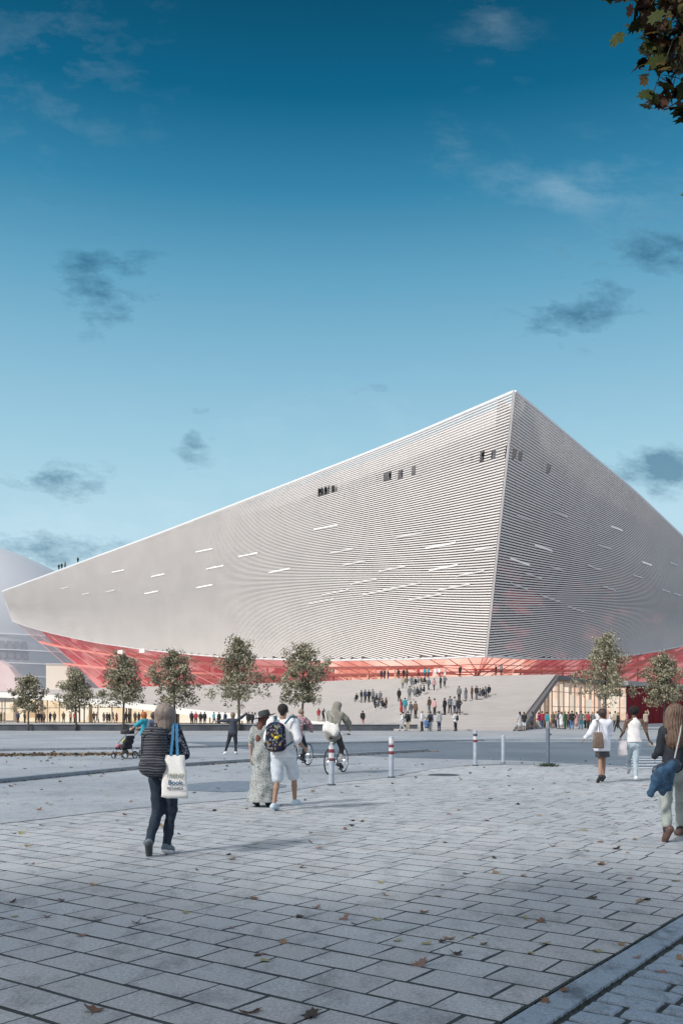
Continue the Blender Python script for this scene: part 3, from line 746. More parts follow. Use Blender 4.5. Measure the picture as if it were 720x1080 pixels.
annex = thing('lobby_pavilion', 'low cream lit glass pavilion at the far left edge', 'pavilion', (0, 0, 0))
facade('pav', [(-118, 196), (-62, 190), (-58, 192)], [3.6, 3.9, 3.9], annex, m_cream, 8, m_mc, 3)
MB().add([(-120, 194, 3.7), (-57, 188, 4.0), (-54, 205, 4.0), (-118, 212, 3.7), (-120, 194, 4.5), (-57, 188, 4.8), (-54, 205, 4.8), (-118, 212, 4.5)], [(0, 1, 5, 4), (1, 2, 6, 5), (4, 5, 6, 7), (3, 2, 1, 0)]).build('roof', mat('roof_pale', (.58, .58, .58), .7), annex)
cw = thing('cream_block', 'pale cream block behind the trees between both halls', 'building', (0, 0, 0))
MB().box((-77.7, 266, 7.5), (7.8, 8, 15)).build('wall', mat('render_cream', (.74, .70, .62), .8, .03, .2), cw)
MB().box((-77.7, 265.9, 15.1), (8.1, 8.3, .3)).build('roof', mat('roof_pale', (.58, .58, .58), .7), cw)
#PEOPLE_MARK
# ------------------------------------------------------------------ trees
m_bark = mat('bark', (.10, .085, .07), .9, .3, 8, .5, 20)
def leaf_mat(name, cols):
    m = mat(name, cols[0], .7); t = m.node_tree; b = t.nodes['Principled BSDF']; b.inputs['Specular IOR Level'].default_value = .2
    g = t.nodes.new('ShaderNodeAttribute'); g.attribute_name = 'leafvar'
    r = t.nodes.new('ShaderNodeValToRGB'); t.links.new(g.outputs['Fac'], r.inputs[0]); e = r.color_ramp.elements
    while len(e) < len(cols): e.new(.5)
    for i, c in enumerate(cols): e[i].position = i/(len(cols)-1); e[i].color = (*c, 1)
    t.links.new(r.outputs[0], b.inputs['Base Color']); return m
m_leaf = leaf_mat('olive_leaves', [(.16, .155, .105), (.23, .22, .15), (.32, .30, .21), (.45, .42, .31)])
def make_tree(seed, H, cw, cz0, conical, nleaf):
    """returns (trunk mesh builder, crown mesh builder, variation list)"""
    rd = random.Random(seed); tr = MB(); cr = MB(); var = []
    top = H*.93
    pts = [Vector((0, 0, 0))]
    for i in range(1, 9): pts.append(Vector((rd.uniform(-.05, .05)*i*.4, rd.uniform(-.05, .05)*i*.4, top*i/8)))
    tr.tube(pts, [.13*H/8*(1-.9*i/8)+.012 for i in range(9)], 7)
    tips = []
    nb = 30
    for i in range(nb):
        f = (i+.5)/nb; z = cz0+(top-cz0)*f**1.05; a = i*2.4+rd.uniform(-.4, .4)
        prof = (1-f)**.75*(.55+.45*min(1, f*7)) if conical else math.sin(math.pi*(f*.86+.12))**.6
        rr = cw*prof*rd.uniform(.72, 1.08); k = z/top*8; j = min(int(k), 7); p0 = pts[j].lerp(pts[j+1], k-j)
        up = rd.uniform(.15, .5)*rr; p3 = p0+Vector((math.cos(a)*rr, math.sin(a)*rr, up)); p1 = p0.lerp(p3, .4)+Vector((0, 0, .12*rr)); 
        tr.tube([p0, p1, p3], [.035*H/8, .022*H/8, .008], 5)
        for q in range(5):
            f2 = .3+.7*(q+1)/5; c = p0.lerp(p3, f2)+Vector((rd.gauss(0, .16*cw), rd.gauss(0, .16*cw), rd.gauss(0, .1*cw)))
            tips.append((c, cw*rd.uniform(.14, .27)))
            if q % 2: tr.tube([p0.lerp(p3, f2*.8), c], [.012, .005], 4)
    for i in range(6): tips.append((Vector((rd.gauss(0, .1), rd.gauss(0, .1), H*(.9+.016*i))), cw*.13))
    for i in range(nleaf):
        c, r = tips[rd.randrange(len(tips))]
        d = Vector((rd.gauss(0, 1), rd.gauss(0, 1), rd.gauss(0, .8))).normalized()*r*rd.random()**.45; p = c+d
        s_ = rd.uniform(.07, .14); n1 = Vector((rd.gauss(0, 1), rd.gauss(0, 1), rd.gauss(0, 1)+.5)).normalized(); u = n1.orthogonal().normalized(); w = n1.cross(u)
        cr.add([p-u*s_, p+w*s_*.6, p+u*s_, p-w*s_*.6], [(0, 1, 2, 3)]); var.append(rd.random()*.75+.25*(1 if d.z > 0 else 0))
    return tr, cr, var
def set_var(o, var, n):
    a = o.data.attributes.new('leafvar', 'FLOAT', 'FACE'); a.data.foreach_set('value', np.array(var, dtype=np.float32))
TV = []
for sd_, H, cw, cz, con in ((1, 8.2, 2.75, 2.4, True), (2, 7.2, 2.1, 2.2, False), (3, 5.2, 1.5, 1.7, False), (4, 7.0, 2.35, 2.3, True)):
    tr, cr, var = make_tree(sd_, H, cw, cz, con, 6500 if H > 6 else 3500)
    TV.append((tr, cr, var, H))
TM = {}
trees = [(30, 84.0, 2, 1.0, 712, 'small round olive tree, leftmost in the row before the dark wall'),
         (80, 84.1, 3, .83, 706, 'small pointed olive tree, second from the left in the row'),
         (130, 84.0, 3, 1.0, 690, 'olive tree behind the woman with the stroller'),
         (184, 84.0, 1, 1.0, 687, 'broad olive tree above the head of the woman with the tote'),
         (252, 84.0, 0, 1.0, 673, 'tallest pointed olive tree, right above the child with outstretched arms'),
         (319, 84.0, 1, 1.05, 680, 'wide loose olive tree above the first cyclist'),
         (638, 89.0, 0, 1.0, 669, 'tall pointed olive tree before the bright glass lobby'),
         (700, 89.0, 3, 1.0, 690, 'olive tree before the dark red wall at the right')]
for i, (px, Y, v, sc, topy, lab) in enumerate(trees):
    z = 1.6+(752-topy)*Y/F; tr, cr, var, H = TV[v]
    t = thing('street_tree', lab, 'tree', ((px-360)*Y/F, Y, 0), i*1.3, 'trees planted in a row before the hall')
    if v not in TM:
        a = tr.build('trunk', m_bark, t, True); b_ = cr.build('crown', m_leaf, t); set_var(b_, var, 1); TM[v] = (a.data, b_.data)
    else:
        link('trunk', TM[v][0], None, t); link('crown', TM[v][1], None, t)
    k = z/(H*1.0); t.scale = (sc, sc, k)
# near plane tree whose branch hangs into the picture
def maple_leaf(mb, c, n, u, s, curl=.15):
    out = [(0, -.5), (.14, -.22), (.5, -.36), (.52, -.08), (.9, .08), (.66, .26), (.74, .62), (.36, .56), (.2, .72), (0, 1.0), (-.2, .72), (-.36, .56), (-.74, .62), (-.66, .26), (-.9, .08), (-.52, -.08), (-.5, -.36), (-.14, -.22)]
    u = (u-n*u.dot(n)).normalized(); w = n.cross(u)
    vs = [c]+[c+u*(x*s)+w*(y*s)-n*(curl*s*(x*x+y*y*.6)) for x, y in out]; k = len(out)
    mb.add(vs, [(0, i+1, (i+1) % k+1) for i in range(k)]); return k
m_plane = leaf_mat('autumn_leaves', [(.025, .04, .010), (.05, .065, .014), (.07, .045, .014), (.06, .025, .012), (.03, .013, .010)])
near = thing('plane_tree', 'plane tree with turning leaves hanging into the top right corner', 'tree', (5.6, 6.2, 0))
mb = MB(); tp = [Vector((0, 0, 0)), Vector((.03, 0, 2.2)), Vector((-.05, .05, 4.4)), Vector((0, .1, 6.6)), Vector((.1, 0, 8.8)), Vector((.1, .1, 10.5))]
mb.tube(tp, [.26, .22, .19, .15, .1, .04], 12)
limbs = []
rd = random.Random(12)
for z, a, l, up in ((5.6, 2.95, 3.2, 1.3), (6.2, 3.25, 3.3, .9), (6.9, 2.7, 3.0, .8), (6.4, .4, 3, 1.5), (7.2, 1.7, 3, 1.4), (5.9, 5.2, 2.8, 1.5), (8.0, 4.1, 2.8, 1.2), (8.6, .9, 2.4, 1), (7.6, 3.3, 3.0, 1.0), (9.0, 2.6, 2.2, 1)):
    p0 = Vector((0, 0, z)); p3 = p0+Vector((math.cos(a)*l, math.sin(a)*l, up)); p1 = p0.lerp(p3, .5)+Vector((0, 0, .3)); limbs.append((p0, p1, p3))
    mb.tube([p0, p1, p3], [.07, .045, .015], 7)
lf = MB(); var = []; tw = MB()
def cluster(c, n, r, rd, s0=.075):
    for i in range(n):
        cl = lambda q: max(-1.4, min(1.4, q)); p = c+Vector((cl(rd.gauss(0, 1))*r, cl(rd.gauss(0, 1))*r, cl(rd.gauss(0, .8))*r)); nn = Vector((rd.gauss(0, .6), rd.gauss(0, .6)-.5, 1 if rd.random() < .6 else .3)).normalized()
        u = Vector((rd.gauss(0, 1), rd.gauss(0, 1), -.6)); k = maple_leaf(lf, p, nn, u, rd.uniform(.7, 1.25)*s0, rd.uniform(0, .3)); v = rd.random(); var.extend([v]*k)
        if i % 3 == 0: mb.tube([c, p], [.004, .002], 4)
for p0, p1, p3 in limbs:
    for f in np.linspace(.35, 1.05, 9):
        q = (p0.lerp(p1, f*2) if f < .5 else p1.lerp(p3, f*2-1))+Vector((rd.gauss(0, .25), rd.gauss(0, .25), rd.gauss(0, .15)-.1))
        base = tuple(near.location); w = q+near.location; px = 360+F*w.x/w.y if w.y > .3 else 999; py = 752-(w.z-1.6)*F/w.y if w.y > .3 else -99
        if px < 700 and py > -60: continue      # the limb tips that would hang further into the view are bare
        cluster(q, 16, .26, rd)
# unseen crown leaves thickened to shade the pavers, then sprays seen in the corner
for p0, p1, p3 in limbs[3:]:
    for q in range(34): cluster(p0.lerp(p3, rd.uniform(.2, 1)), 17, .45, rd, .135)
sprays = [(700, 8, 16, 10), (680, 3, 14, 6), (662, -2, 7, 4), (640, -6, 6, 4), (712, 30, 16, 9), (692, 28, 14, 8), (672, 24, 9, 4), (716, 55, 14, 7), (697, 52, 12, 6), (685, 62, 8, 3), (675, 48, 7, 2), (676, 72, 5, 2),
          (712, 82, 12, 5), (698, 78, 8, 3), (705, 98, 5, 0), (686, 110, 8, 3), (704, 112, 9, 3), (718, 104, 8, 2), (719, 209, 3, 1), (728, 60, 14, 8), (730, 20, 14, 8), (735, 100, 14, 6), (725, 125, 10, 3)]
anchor = None
hub = Vector(P(760, -60, 6.6))-near.location
for px, py, r, n in sprays:
    py -= 9 if py < 200 else 2; px += 3
    Y = 6.4+rd.uniform(-.25, .35); c = P(px, py, Y)-near.location
    cluster(c, max(1, int(n*2.0)), r*Y/F*.9, rd, .082)
    mid = c.lerp(hub, .5)+Vector((0, 0, .12)); mb.tube([hub, mid, c+Vector((0, 0, .03))], [.012, .007, .003], 5)
mb.tube([limbs[0][2]*.0+Vector((0, .1, 6.3)), (hub+Vector((0, 0.1, 6.3)))*.5+Vector((0, 0, .25)), hub], [.06, .035, .014], 7)
mb.build('trunk', m_bark, near, True)
o = lf.build('crown', m_plane, near); set_var(o, var, 1)

for loc, rz, sc, lab in (((-10.8, .2, 0), 2.2, 1.25, 'second plane tree, added unseen for shade, farthest left beside the viewer'), ((-6.6, -.6, 0), .9, 1.15, 'third plane tree, added unseen for shade, left of the viewer'), ((-2.9, -1.9, 0), 3.6, 1.15, 'fourth plane tree, added unseen for shade, closest behind the viewer'), ((.9, -3.4, 0), 5.0, 1.15, 'fifth plane tree, added unseen for shade, straight behind the viewer')):  # plane trees added out of view to cast shade on the near pavers
    off = thing('plane_tree', lab, 'tree', loc, rz)
    link('trunk', near.children[0].data, None, off); link('crown', near.children[1].data, None, off); off.scale = (sc, sc, 1)

# ------------------------------------------------------------------ signed distance modelling
class SD:
    def __init__(s): s.p = []
    def c(s, a, b, ra, rb, sq=(1, 1, 1), k=.02, g=0): s.p.append((np.array(a, float), np.array(b, float), ra, rb, np.array(sq, float), k, g)); return s
    def e(s, c, r, k=.02, g=0): return s.c(c, c, 1.0*max(r), 1.0*max(r), tuple(x/max(r) for x in r), k, g)
def sd_mesh(sd, vox, clip=None, fold=0, ff=18, seed=0, streak=0):
    lo = np.full(3, 1e9); hi = -lo
    for a, b, ra, rb, sq, k, g in sd.p:
        R_ = max(ra, rb)*sq
        lo = np.minimum(lo, np.minimum(a-ra*sq, b-rb*sq)); hi = np.maximum(hi, np.maximum(a+ra*sq, b+rb*sq))
    lo -= 4*vox; hi += 4*vox; n = np.ceil((hi-lo)/vox).astype(int)+1
    D = np.full(n, 1e3, np.float32); Gm = np.zeros(n, np.int8); best = np.full(n, 1e3, np.float32)
    ax = [lo[i]+np.arange(n[i])*vox for i in range(3)]
    for a, b, ra, rb, sq, k, g in sd.p:
        m = k+2.5*vox
        l = np.minimum(a-ra*sq, b-rb*sq)-m; h = np.maximum(a+ra*sq, b+rb*sq)+m
        i0 = np.clip(np.floor((l-lo)/vox).astype(int), 0, n-1); i1 = np.clip(np.ceil((h-lo)/vox).astype(int)+1, 1, n)
        sl_ = tuple(slice(i0[i], i1[i]) for i in range(3))
        X, Y, Z = np.meshgrid(*[ax[i][sl_[i]] for i in range(3)], indexing='ij')
        A = a/sq; Bv = (b/sq)-A; X = X/sq[0]-A[0]; Y = Y/sq[1]-A[1]; Z = Z/sq[2]-A[2]
        bb = Bv.dot(Bv)
        t = np.clip((X*Bv[0]+Y*Bv[1]+Z*Bv[2])/bb, 0, 1) if bb > 1e-9 else 0*X
        X = X-t*Bv[0]; Y = Y-t*Bv[1]; Z = Z-t*Bv[2]
        d = (np.sqrt(X*X+Y*Y+Z*Z)-(ra+(rb-ra)*t))*min(sq)
        o = D[sl_]; kk = max(k, 1e-4); hh = np.maximum(kk-np.abs(o-d), 0)/kk
        D[sl_] = np.minimum(o, d)-hh*hh*kk*.25
        bs = best[sl_]; w = d < bs; Gm[sl_][w] = g; bs[w] = d[w]
    if fold:
        X, Y, Z = np.meshgrid(*ax, indexing='ij'); r = np.random.RandomState(seed)
        ph = r.rand(6)*6.28
        w1 = np.sin(Z*ff*.9+ph[0]+2.2*np.sin(X*ff*.5+ph[1])); w2 = np.sin((X*1.1+Y)*ff*1.3+ph[2]+1.7*np.sin(Z*ff*.45+ph[3])); w3 = np.sin((Z+X*.7-Y*.6)*ff*2.1+ph[4])
        D = D+(fold*(w1*.5+w2*.35+w3*.25)).astype(np.float32)
    if streak:
        X, Y, Z = np.meshgrid(*ax, indexing='ij'); an = np.arctan2(Y, X)
        D = D+(streak*(np.sin(an*23+2*np.sin(Z*14))+.6*np.sin(an*41+Z*20+1))).astype(np.float32)
    if clip:
        for axis, sg, val in clip:
            sh = [1, 1, 1]; sh[axis] = n[axis]; q = ax[axis].reshape(sh)
            D = np.maximum(D, ((val-q) if sg > 0 else (q-val)).astype(np.float32))
    ins = D < 0
    cs = n-1
    cnt = np.zeros(cs, np.float32); acc = np.zeros((*cs, 3), np.float32)
    corners = [(i, j, k) for i in (0, 1) for j in (0, 1) for k in (0, 1)]
    def cor(Aa, c): return Aa[c[0]:c[0]+cs[0], c[1]:c[1]+cs[1], c[2]:c[2]+cs[2]]
    for c1 in corners:
        for axis in range(3):
            if c1[axis]: continue
            c2 = list(c1); c2[axis] = 1
            a, b = cor(D, c1), cor(D, c2); x = (a < 0) != (b < 0)
            t = np.where(x, a/np.where(x, a-b, 1), 0)
            cnt += x
            for q in range(3): acc[..., q] += np.where(x, c1[q]+(t if q == axis else 0), 0)
    act = cnt > 0; idx = np.full(cs, -1, np.int64); idx[act] = np.arange(act.sum())
    ii = np.argwhere(act); V_ = lo+(ii+acc[act]/cnt[act][:, None])*vox
    fs = []; fg = []
    for axis in range(3):
        sl0 = [slice(1, cs[0]), slice(1, cs[1]), slice(1, cs[2])]; sl0[axis] = slice(0, cs[axis])
        a = ins[tuple(sl0)]; s1 = list(sl0); s1[axis] = slice(1, cs[axis]+1); b = ins[tuple(s1)]
        x = np.argwhere(a != b)
        if not len(x): continue
        off = np.array([1, 1, 1]); off[axis] = 0; x0 = x+off
        u, v = [(1, 2), (2, 0), (0, 1)][axis]; du = np.zeros(3, int); dv = np.zeros(3, int); du[u] = 1; dv[v] = 1
        q = [idx[tuple((x0-du-dv).T)], idx[tuple((x0-dv).T)], idx[tuple(x0.T)], idx[tuple((x0-du).T)]]
        flip = ~a[tuple(x.T)]
        qs = np.stack(q, 1); qs[flip] = qs[flip][:, ::-1]; fs.append(qs); fg.append(Gm[tuple(x0.T)])
    fs = np.concatenate(fs); fg = np.concatenate(fg)
    me = bpy.data.meshes.new('m'); me.from_pydata(V_.tolist(), [], fs.tolist()); me.polygons.foreach_set('use_smooth', [True]*len(fs)); me.polygons.foreach_set('material_index', fg.tolist()); me.update()
    return me

V3 = np.array
def lerp(a, b, t): return V3(a)*(1-t)+V3(b)*t
BASE = dict(pel=(0, 0, .93), wai=(0, 0, 1.08), che=(0, .01, 1.26), nek=(0, .0, 1.42), hed=(0, .03, 1.575),
            shR=(.165, 0, 1.385), elR=(.215, -.03, 1.11), wrR=(.22, .05, .87), shL=(-.165, 0, 1.385), elL=(-.215, -.03, 1.11), wrL=(-.22, .05, .87),
            hiR=(.085, 0, .91), knR=(.09, .02, .49), anR=(.09, -.03, .09), toR=(.1, .13, .03), hiL=(-.085, 0, .91), knL=(-.09, .02, .49), anL=(-.09, -.03, .09), toL=(-.1, .13, .03))
def joints(H=1.7, **kw):
    J = dict(BASE); J.update(kw); return {k: V3(v)*H/1.7 for k, v in J.items()}
def body_sd(J, fem=False, sc=1.0, g=0, hands=True, look=(0, 1), hdir=None):
    s = SD(); h = J['hed']; f = V3((look[0], look[1], 0.0)); f /= np.linalg.norm(f); r = V3((f[1], -f[0], 0))
    s.e(h+V3((0, 0, .025))-f*.012, (.078, .078, .088), .02, g); s.c(h+f*.03+V3((0, 0, -.01)), h+f*.035+V3((0, 0, -.07)), .058, .036, k=.03, g=g)
    s.c(h+f*.088+V3((0, 0, -.0)), h+f*.103+V3((0, 0, -.03)), .008, .013, k=.012, g=g)       # nose
    s.c(h+f*.082+r*.022+V3((0, 0, .022)), h+f*.082-r*.022+V3((0, 0, .022)), .009, .009, k=.015, g=g)  # brow
    s.c(h+f*.083+r*.016+V3((0, 0, -.052)), h+f*.083-r*.016+V3((0, 0, -.052)), .007, .007, k=.006, g=g)  # lips
    for q in (1, -1): s.e(h+r*q*.08+V3((0, 0, -.005)), (.012, .016, .026), .006, g)            # ears
    n = J['nek']; s.c(n+V3((0, 0, -.05)), h+V3((0, 0, -.06))-f*.015, .054, .047, k=.03, g=g)
    w = .9 if fem else 1.0
    s.c(J['che'], J['wai'], .125*w, .105*w, (1, .72, 1), .05, g); s.c(J['wai'], J['pel'], .105*w, .135, (1, .74, 1), .05, g)
    s.c(J['shR']*.8+J['che']*.2, J['shL']*.8+J['che']*.2, .065, .065, k=.05, g=g)
    for S_ in 'RL':
        q = 1 if S_ == 'R' else -1; sh, el, wr = J['sh'+S_], J['el'+S_], J['wr'+S_]
        s.c(sh, el, .046*w, .036*w, k=.03, g=g); s.c(el, wr, .037*w, .024*w, k=.02, g=g)
        hi, kn, an, to = J['hi'+S_], J['kn'+S_], J['an'+S_], J['to'+S_]
        s.c(hi, kn, .080, .047, k=.04, g=g); s.c(kn, lerp(kn, an, .35), .045, .046, k=.02, g=g); s.c(lerp(kn, an, .35), an, .046, .030, k=.02, g=g); s.c(an-(to-an)*.15, to, .03, .026, k=.015, g=g)
        if hands:
            d = wr-el; d /= np.linalg.norm(d)
            if hdir and S_ in hdir: d = V3(hdir[S_], float); d /= np.linalg.norm(d)
            side = V3((0, 1, 0)) if abs(d[1]) < .8 else V3((0, 0, 1)); side = side-d*side.dot(d); side /= np.linalg.norm(side); nr_ = np.cross(d, side)*(-q)
            # palm: knuckle line along `side`; fingers curl toward the palm normal
            pc = wr+d*.045
            for t_ in (-.022, 0, .022): s.c(wr+d*.01+side*t_*.5, wr+d*.08+side*t_*1.1, .014, .013, k=.012, g=g)
            for fi, (o_, l1) in enumerate(((.032, .070), (.011, .078), (-.011, .072), (-.031, .056))):
                a0 = wr+d*.078+side*o_; a1 = a0+d*l1*.5+nr_*l1*.10; a2 = a1+d*l1*.38+nr_*l1*.32
                s.c(a0, a1, .0088, .008, k=.004, g=g); s.c(a1, a2, .008, .0065, k=.004, g=g)
            t0 = wr+d*.025+side*.028; t1 = t0+side*.028+d*.028; t2 = t1+d*.032+side*.004+nr_*.008
            s.c(t0, t1, .012, .010, k=.008, g=g); s.c(t1, t2, .0095, .008, k=.004, g=g)
    return s
def top_sd(J, sleeve=1.0, fem=False, loose=0.0, hem=.0, g=0, sl_r=(.06, .048)):
    """sleeve: 0 none, .45 short, 1 long"""
    s = SD(); w = (.92 if fem else 1.0)
    s.c(J['che']+V3((0, 0, .03)), J['wai'], .15*w+loose*.3, .135*w+loose*.6, (1, .74, 1), .05, g)
    s.c(J['wai'], J['pel']+V3((0, 0, -hem)), .135*w+loose*.6, .152+loose, (1, .76, 1), .05, g)
    ww = .84 if sleeve > 0 else .6; rr = .07 if sleeve > 0 else .062
    a, b = J['shR']*ww+J['che']*(1-ww), J['shL']*ww+J['che']*(1-ww); s.c(a, b, rr, rr, k=.05, g=g); s.c(J['nek']-V3((0, 0, .05)), J['nek']-V3((0, 0, .01)), .075, .062, k=.03, g=g)
    for S_ in 'RL':
        sh, el, wr = J['sh'+S_], J['el'+S_], J['wr'+S_]
        if sleeve > 0:
            t = min(1, sleeve*2); s.c(sh, lerp(sh, el, t), sl_r[0]+loose*.25, sl_r[0]*.9+loose*.35, k=.035, g=g)
        if sleeve > .5: s.c(el, lerp(el, wr, (sleeve-.5)*2), sl_r[0]*.9+loose*.2, sl_r[1]*.82+loose*.2, k=.025, g=g)
    return s
def trouser_sd(J, length=1.0, slim=0.0, g=0):
    s = SD(); s.c(J['pel']+V3((0, 0, .07)), J['pel']+V3((0, 0, -.05)), .135, .15, (1, .78, 1), .04, g)
    for S_ in 'RL':
        hi, kn, an = J['hi'+S_], J['kn'+S_], J['an'+S_]
        t = min(1, length*2); s.c(hi, lerp(hi, kn, t), .098-slim*.4, lerp((.098,), (.07,), t)[0]-slim*.5, k=.04, g=g)
        if length > .5: s.c(kn, lerp(kn, an+V3((0, 0, .02)), (length-.5)*2), .068-slim, .055-slim*.8, k=.03, g=g)
    return s
def shoe_sd(J, S_, g=0, sole=True):
    an, to = J['an'+S_], J['to'+S_]; d = (to-an); d = d/np.linalg.norm(d); s = SD(); dn = V3((0, 0, -1.0)); dn = dn-d*dn.dot(d); dn /= max(1e-6, np.linalg.norm(dn))
    heel = an-d*.035+dn*.03; s.c(an+V3((0, 0, .0)), heel, .046, .04, k=.02, g=g); s.c(heel, to+dn*.008, .042, .034, (1, 1, 1), .03, g); s.c(lerp(an, to, .5), to, .04, .036, k=.02, g=g)
    return s
def mk(name, sd, m, parent, vox=.011, **k):
    o = link(name, sd_mesh(sd, vox, **k), m, parent); return o
m_skin = mat('skin_light', (.50, .33, .25), .6, .05, 20); m_skin2 = mat('skin_dark', (.13, .075, .05), .55, .05, 20); m_skin3 = mat('skin_tan', (.32, .19, .13), .6, .05, 20)
m_eye = mat('eye_dark', (.02, .015, .012), .2)
def hair_mat(name, a, b): return mat(name, a, .45, c2=b, vscale=9, stretch=(9, 9, .6), bump=.6, bscale=14)
def eyes(J, parent, look=(0, 1)):
    h = J['hed']; f = V3((look[0], look[1], 0.0)); f /= np.linalg.norm(f); r = V3((f[1], -f[0], 0))
    for q in (1, -1):
        c = h+f*.076+r*q*.03+V3((0, 0, .004)); MB().lathe([(.0001, -.008), (.0075, -.004), (.009, 0), (.0075, .004), (.0001, .008)], c, 8).build('eye', m_eye, parent, True)
def person(lab, px, feet, Y=None, yaw=0, z=0, group=None):
    if Y is None: Y = 1600/(feet-752)
    return thing('person', lab, 'person', ((px-360)*Y/F, Y, z), yaw, group)

# --- P1: woman walking with a striped backpack and a white tote
t = person('woman seen from behind with grey bob hair, striped backpack and dark jeans', 173, 901.5, yaw=R(-3))
W1 = t
J = joints(1.70, hiL=(-.08, 0, .91), knL=(-.075, .02, .49), anL=(-.13, -.17, .14), toL=(-.14, -.12, .03), hiR=(.08, 0, .91), knR=(.06, .09, .50), anR=(.02, .05, .09), toR=(.04, .2, .035),
           elR=(.235, -.02, 1.13), wrR=(.15, .16, 1.17), elL=(-.225, -.02, 1.13), wrL=(-.15, .16, 1.17), shR=(.15, 0, 1.375), shL=(-.15, 0, 1.375), hed=(.005, .04, 1.575))
mk('body', body_sd(J, True, hdir={'R': (-.6, .5, .5), 'L': (.6, .5, .5)}), m_skin, t, .0085); eyes(J, t)
m_sweat = pattern('dotted_knit', [(.015, .02, .035), (.02, .03, .05), (.03, .04, .06), (.18, .2, .24)], 60, 'voronoi')
mk('sweater', top_sd(J, .95, True, .01, .02), m_sweat, t, .011, fold=.008, seed=1)
m_jean = mat('dark_jeans', (.012, .025, .045), .85, .35, 14, .4, 60)
mk('jeans', trouser_sd(J, 1.0, .004), m_jean, t, .010, fold=.009, ff=30, seed=2)
m_shoe_g = mat('grey_shoe', (.12, .15, .19), .6, .2, 30); m_sole = mat('sole_dark', (.05, .055, .06), .8); m_white = mat('white_rubber', (.72, .73, .74), .6)
for S_ in 'RL':
    sh = mk('shoe', shoe_sd(J, S_), m_shoe_g, t, .008)
    an, to = J['an'+S_], J['to'+S_]; d = (to-an); d = d/np.linalg.norm(d); dn = V3((0, 0, -1.0)); dn = dn-d*dn.dot(d); dn /= max(1e-6, np.linalg.norm(dn))
    ss = SD(); ss.c(an-d*.035+dn*.055, to+dn*.03, .04, .034, k=.01); mk('sole', ss, m_white if S_ == 'R' else m_sole, sh, .009)
hs = SD(); h = J['hed']; hs.e(h+V3((0, -.02, .03)), (.102, .108, .106), .03); hs.c(h+V3((0, -.03, .02)), h+V3((0, -.035, -.14)), .102, .088, (1, .8, 1), .03)
for q in (1, -1): hs.c(h+V3((q*.07, .0, .02)), h+V3((q*.085, .0, -.13)), .05, .035, k=.03)
mk('hair', hs, hair_mat('hair_ashblond', (.34, .28, .245), (.17, .14, .12)), t, .010, streak=.004)
def backpack(lab, loc, yaw, w, hgt, dep, m, m2, cat='backpack', tilt=0):
    b = thing('backpack', lab, cat, loc, yaw)
    s = SD(); 
    for q in (1, -1): s.c((q*(w/2-.09), 0, .09), (q*(w/2-.1), 0, hgt-.1), .09, .085, (1, dep/.22, 1), .05)
    s.c((0, -.02, .09), (0, -.01, hgt-.09), .10, .10, (1.1, dep/.2, 1), .05)
    s.c((-w*.22, -dep*.42, .11), (w*.22, -dep*.42, .11), .085, .085, (1, .6, 1.2), .015)
    mk('bag_body', s, m, b, .011, fold=.004, ff=25, seed=5)
    z = MB(); z.tube([(-w*.38, -dep*.42, hgt*.45), (-w*.36, -dep*.46, hgt*.78), (0, -dep*.5, hgt*.95), (w*.36, -dep*.46, hgt*.78), (w*.38, -dep*.42, hgt*.45)], .006, 6)
    z.build('zip', m2, b); MB().tube([(-.03, .02, hgt-.02), (-.03, .0, hgt+.04), (.03, .0, hgt+.04), (.03, .02, hgt-.02)], .008, 6).build('handle', m2, b)
    MB().tube([(-w*.28, -dep*.78, .17), (0, -dep*.84, .175), (w*.28, -dep*.78, .17)], .005, 6).build('zip', m2, b)
    return b
m_bp = pattern('striped_pack', [(.03, .034, .045), (.09, .095, .11), (.045, .05, .06), (.22, .225, .24), (.035, .04, .05)], 4.2, 'wave', (1, 1, 1.3))
m_strapd = mat('strap_dark', (.03, .035, .045), .8)
o = W1.location
bp = backpack('grey striped backpack worn by the woman with the white tote', (o.x-.075, o.y-.20, .90), R(-3), .31, .54, .20, m_bp, m_strapd)
for q in (1, -1): MB().tube([(q*.09+.06, .09, .5), (q*.12+.06, .17, .56), (q*.13+.06, .27, .50), (q*.14+.06, .30, .36), (q*.16+.06, .22, .2), (q*.14+.03, .08, .1)], .016, 6).build('strap', m_strapd, bp)
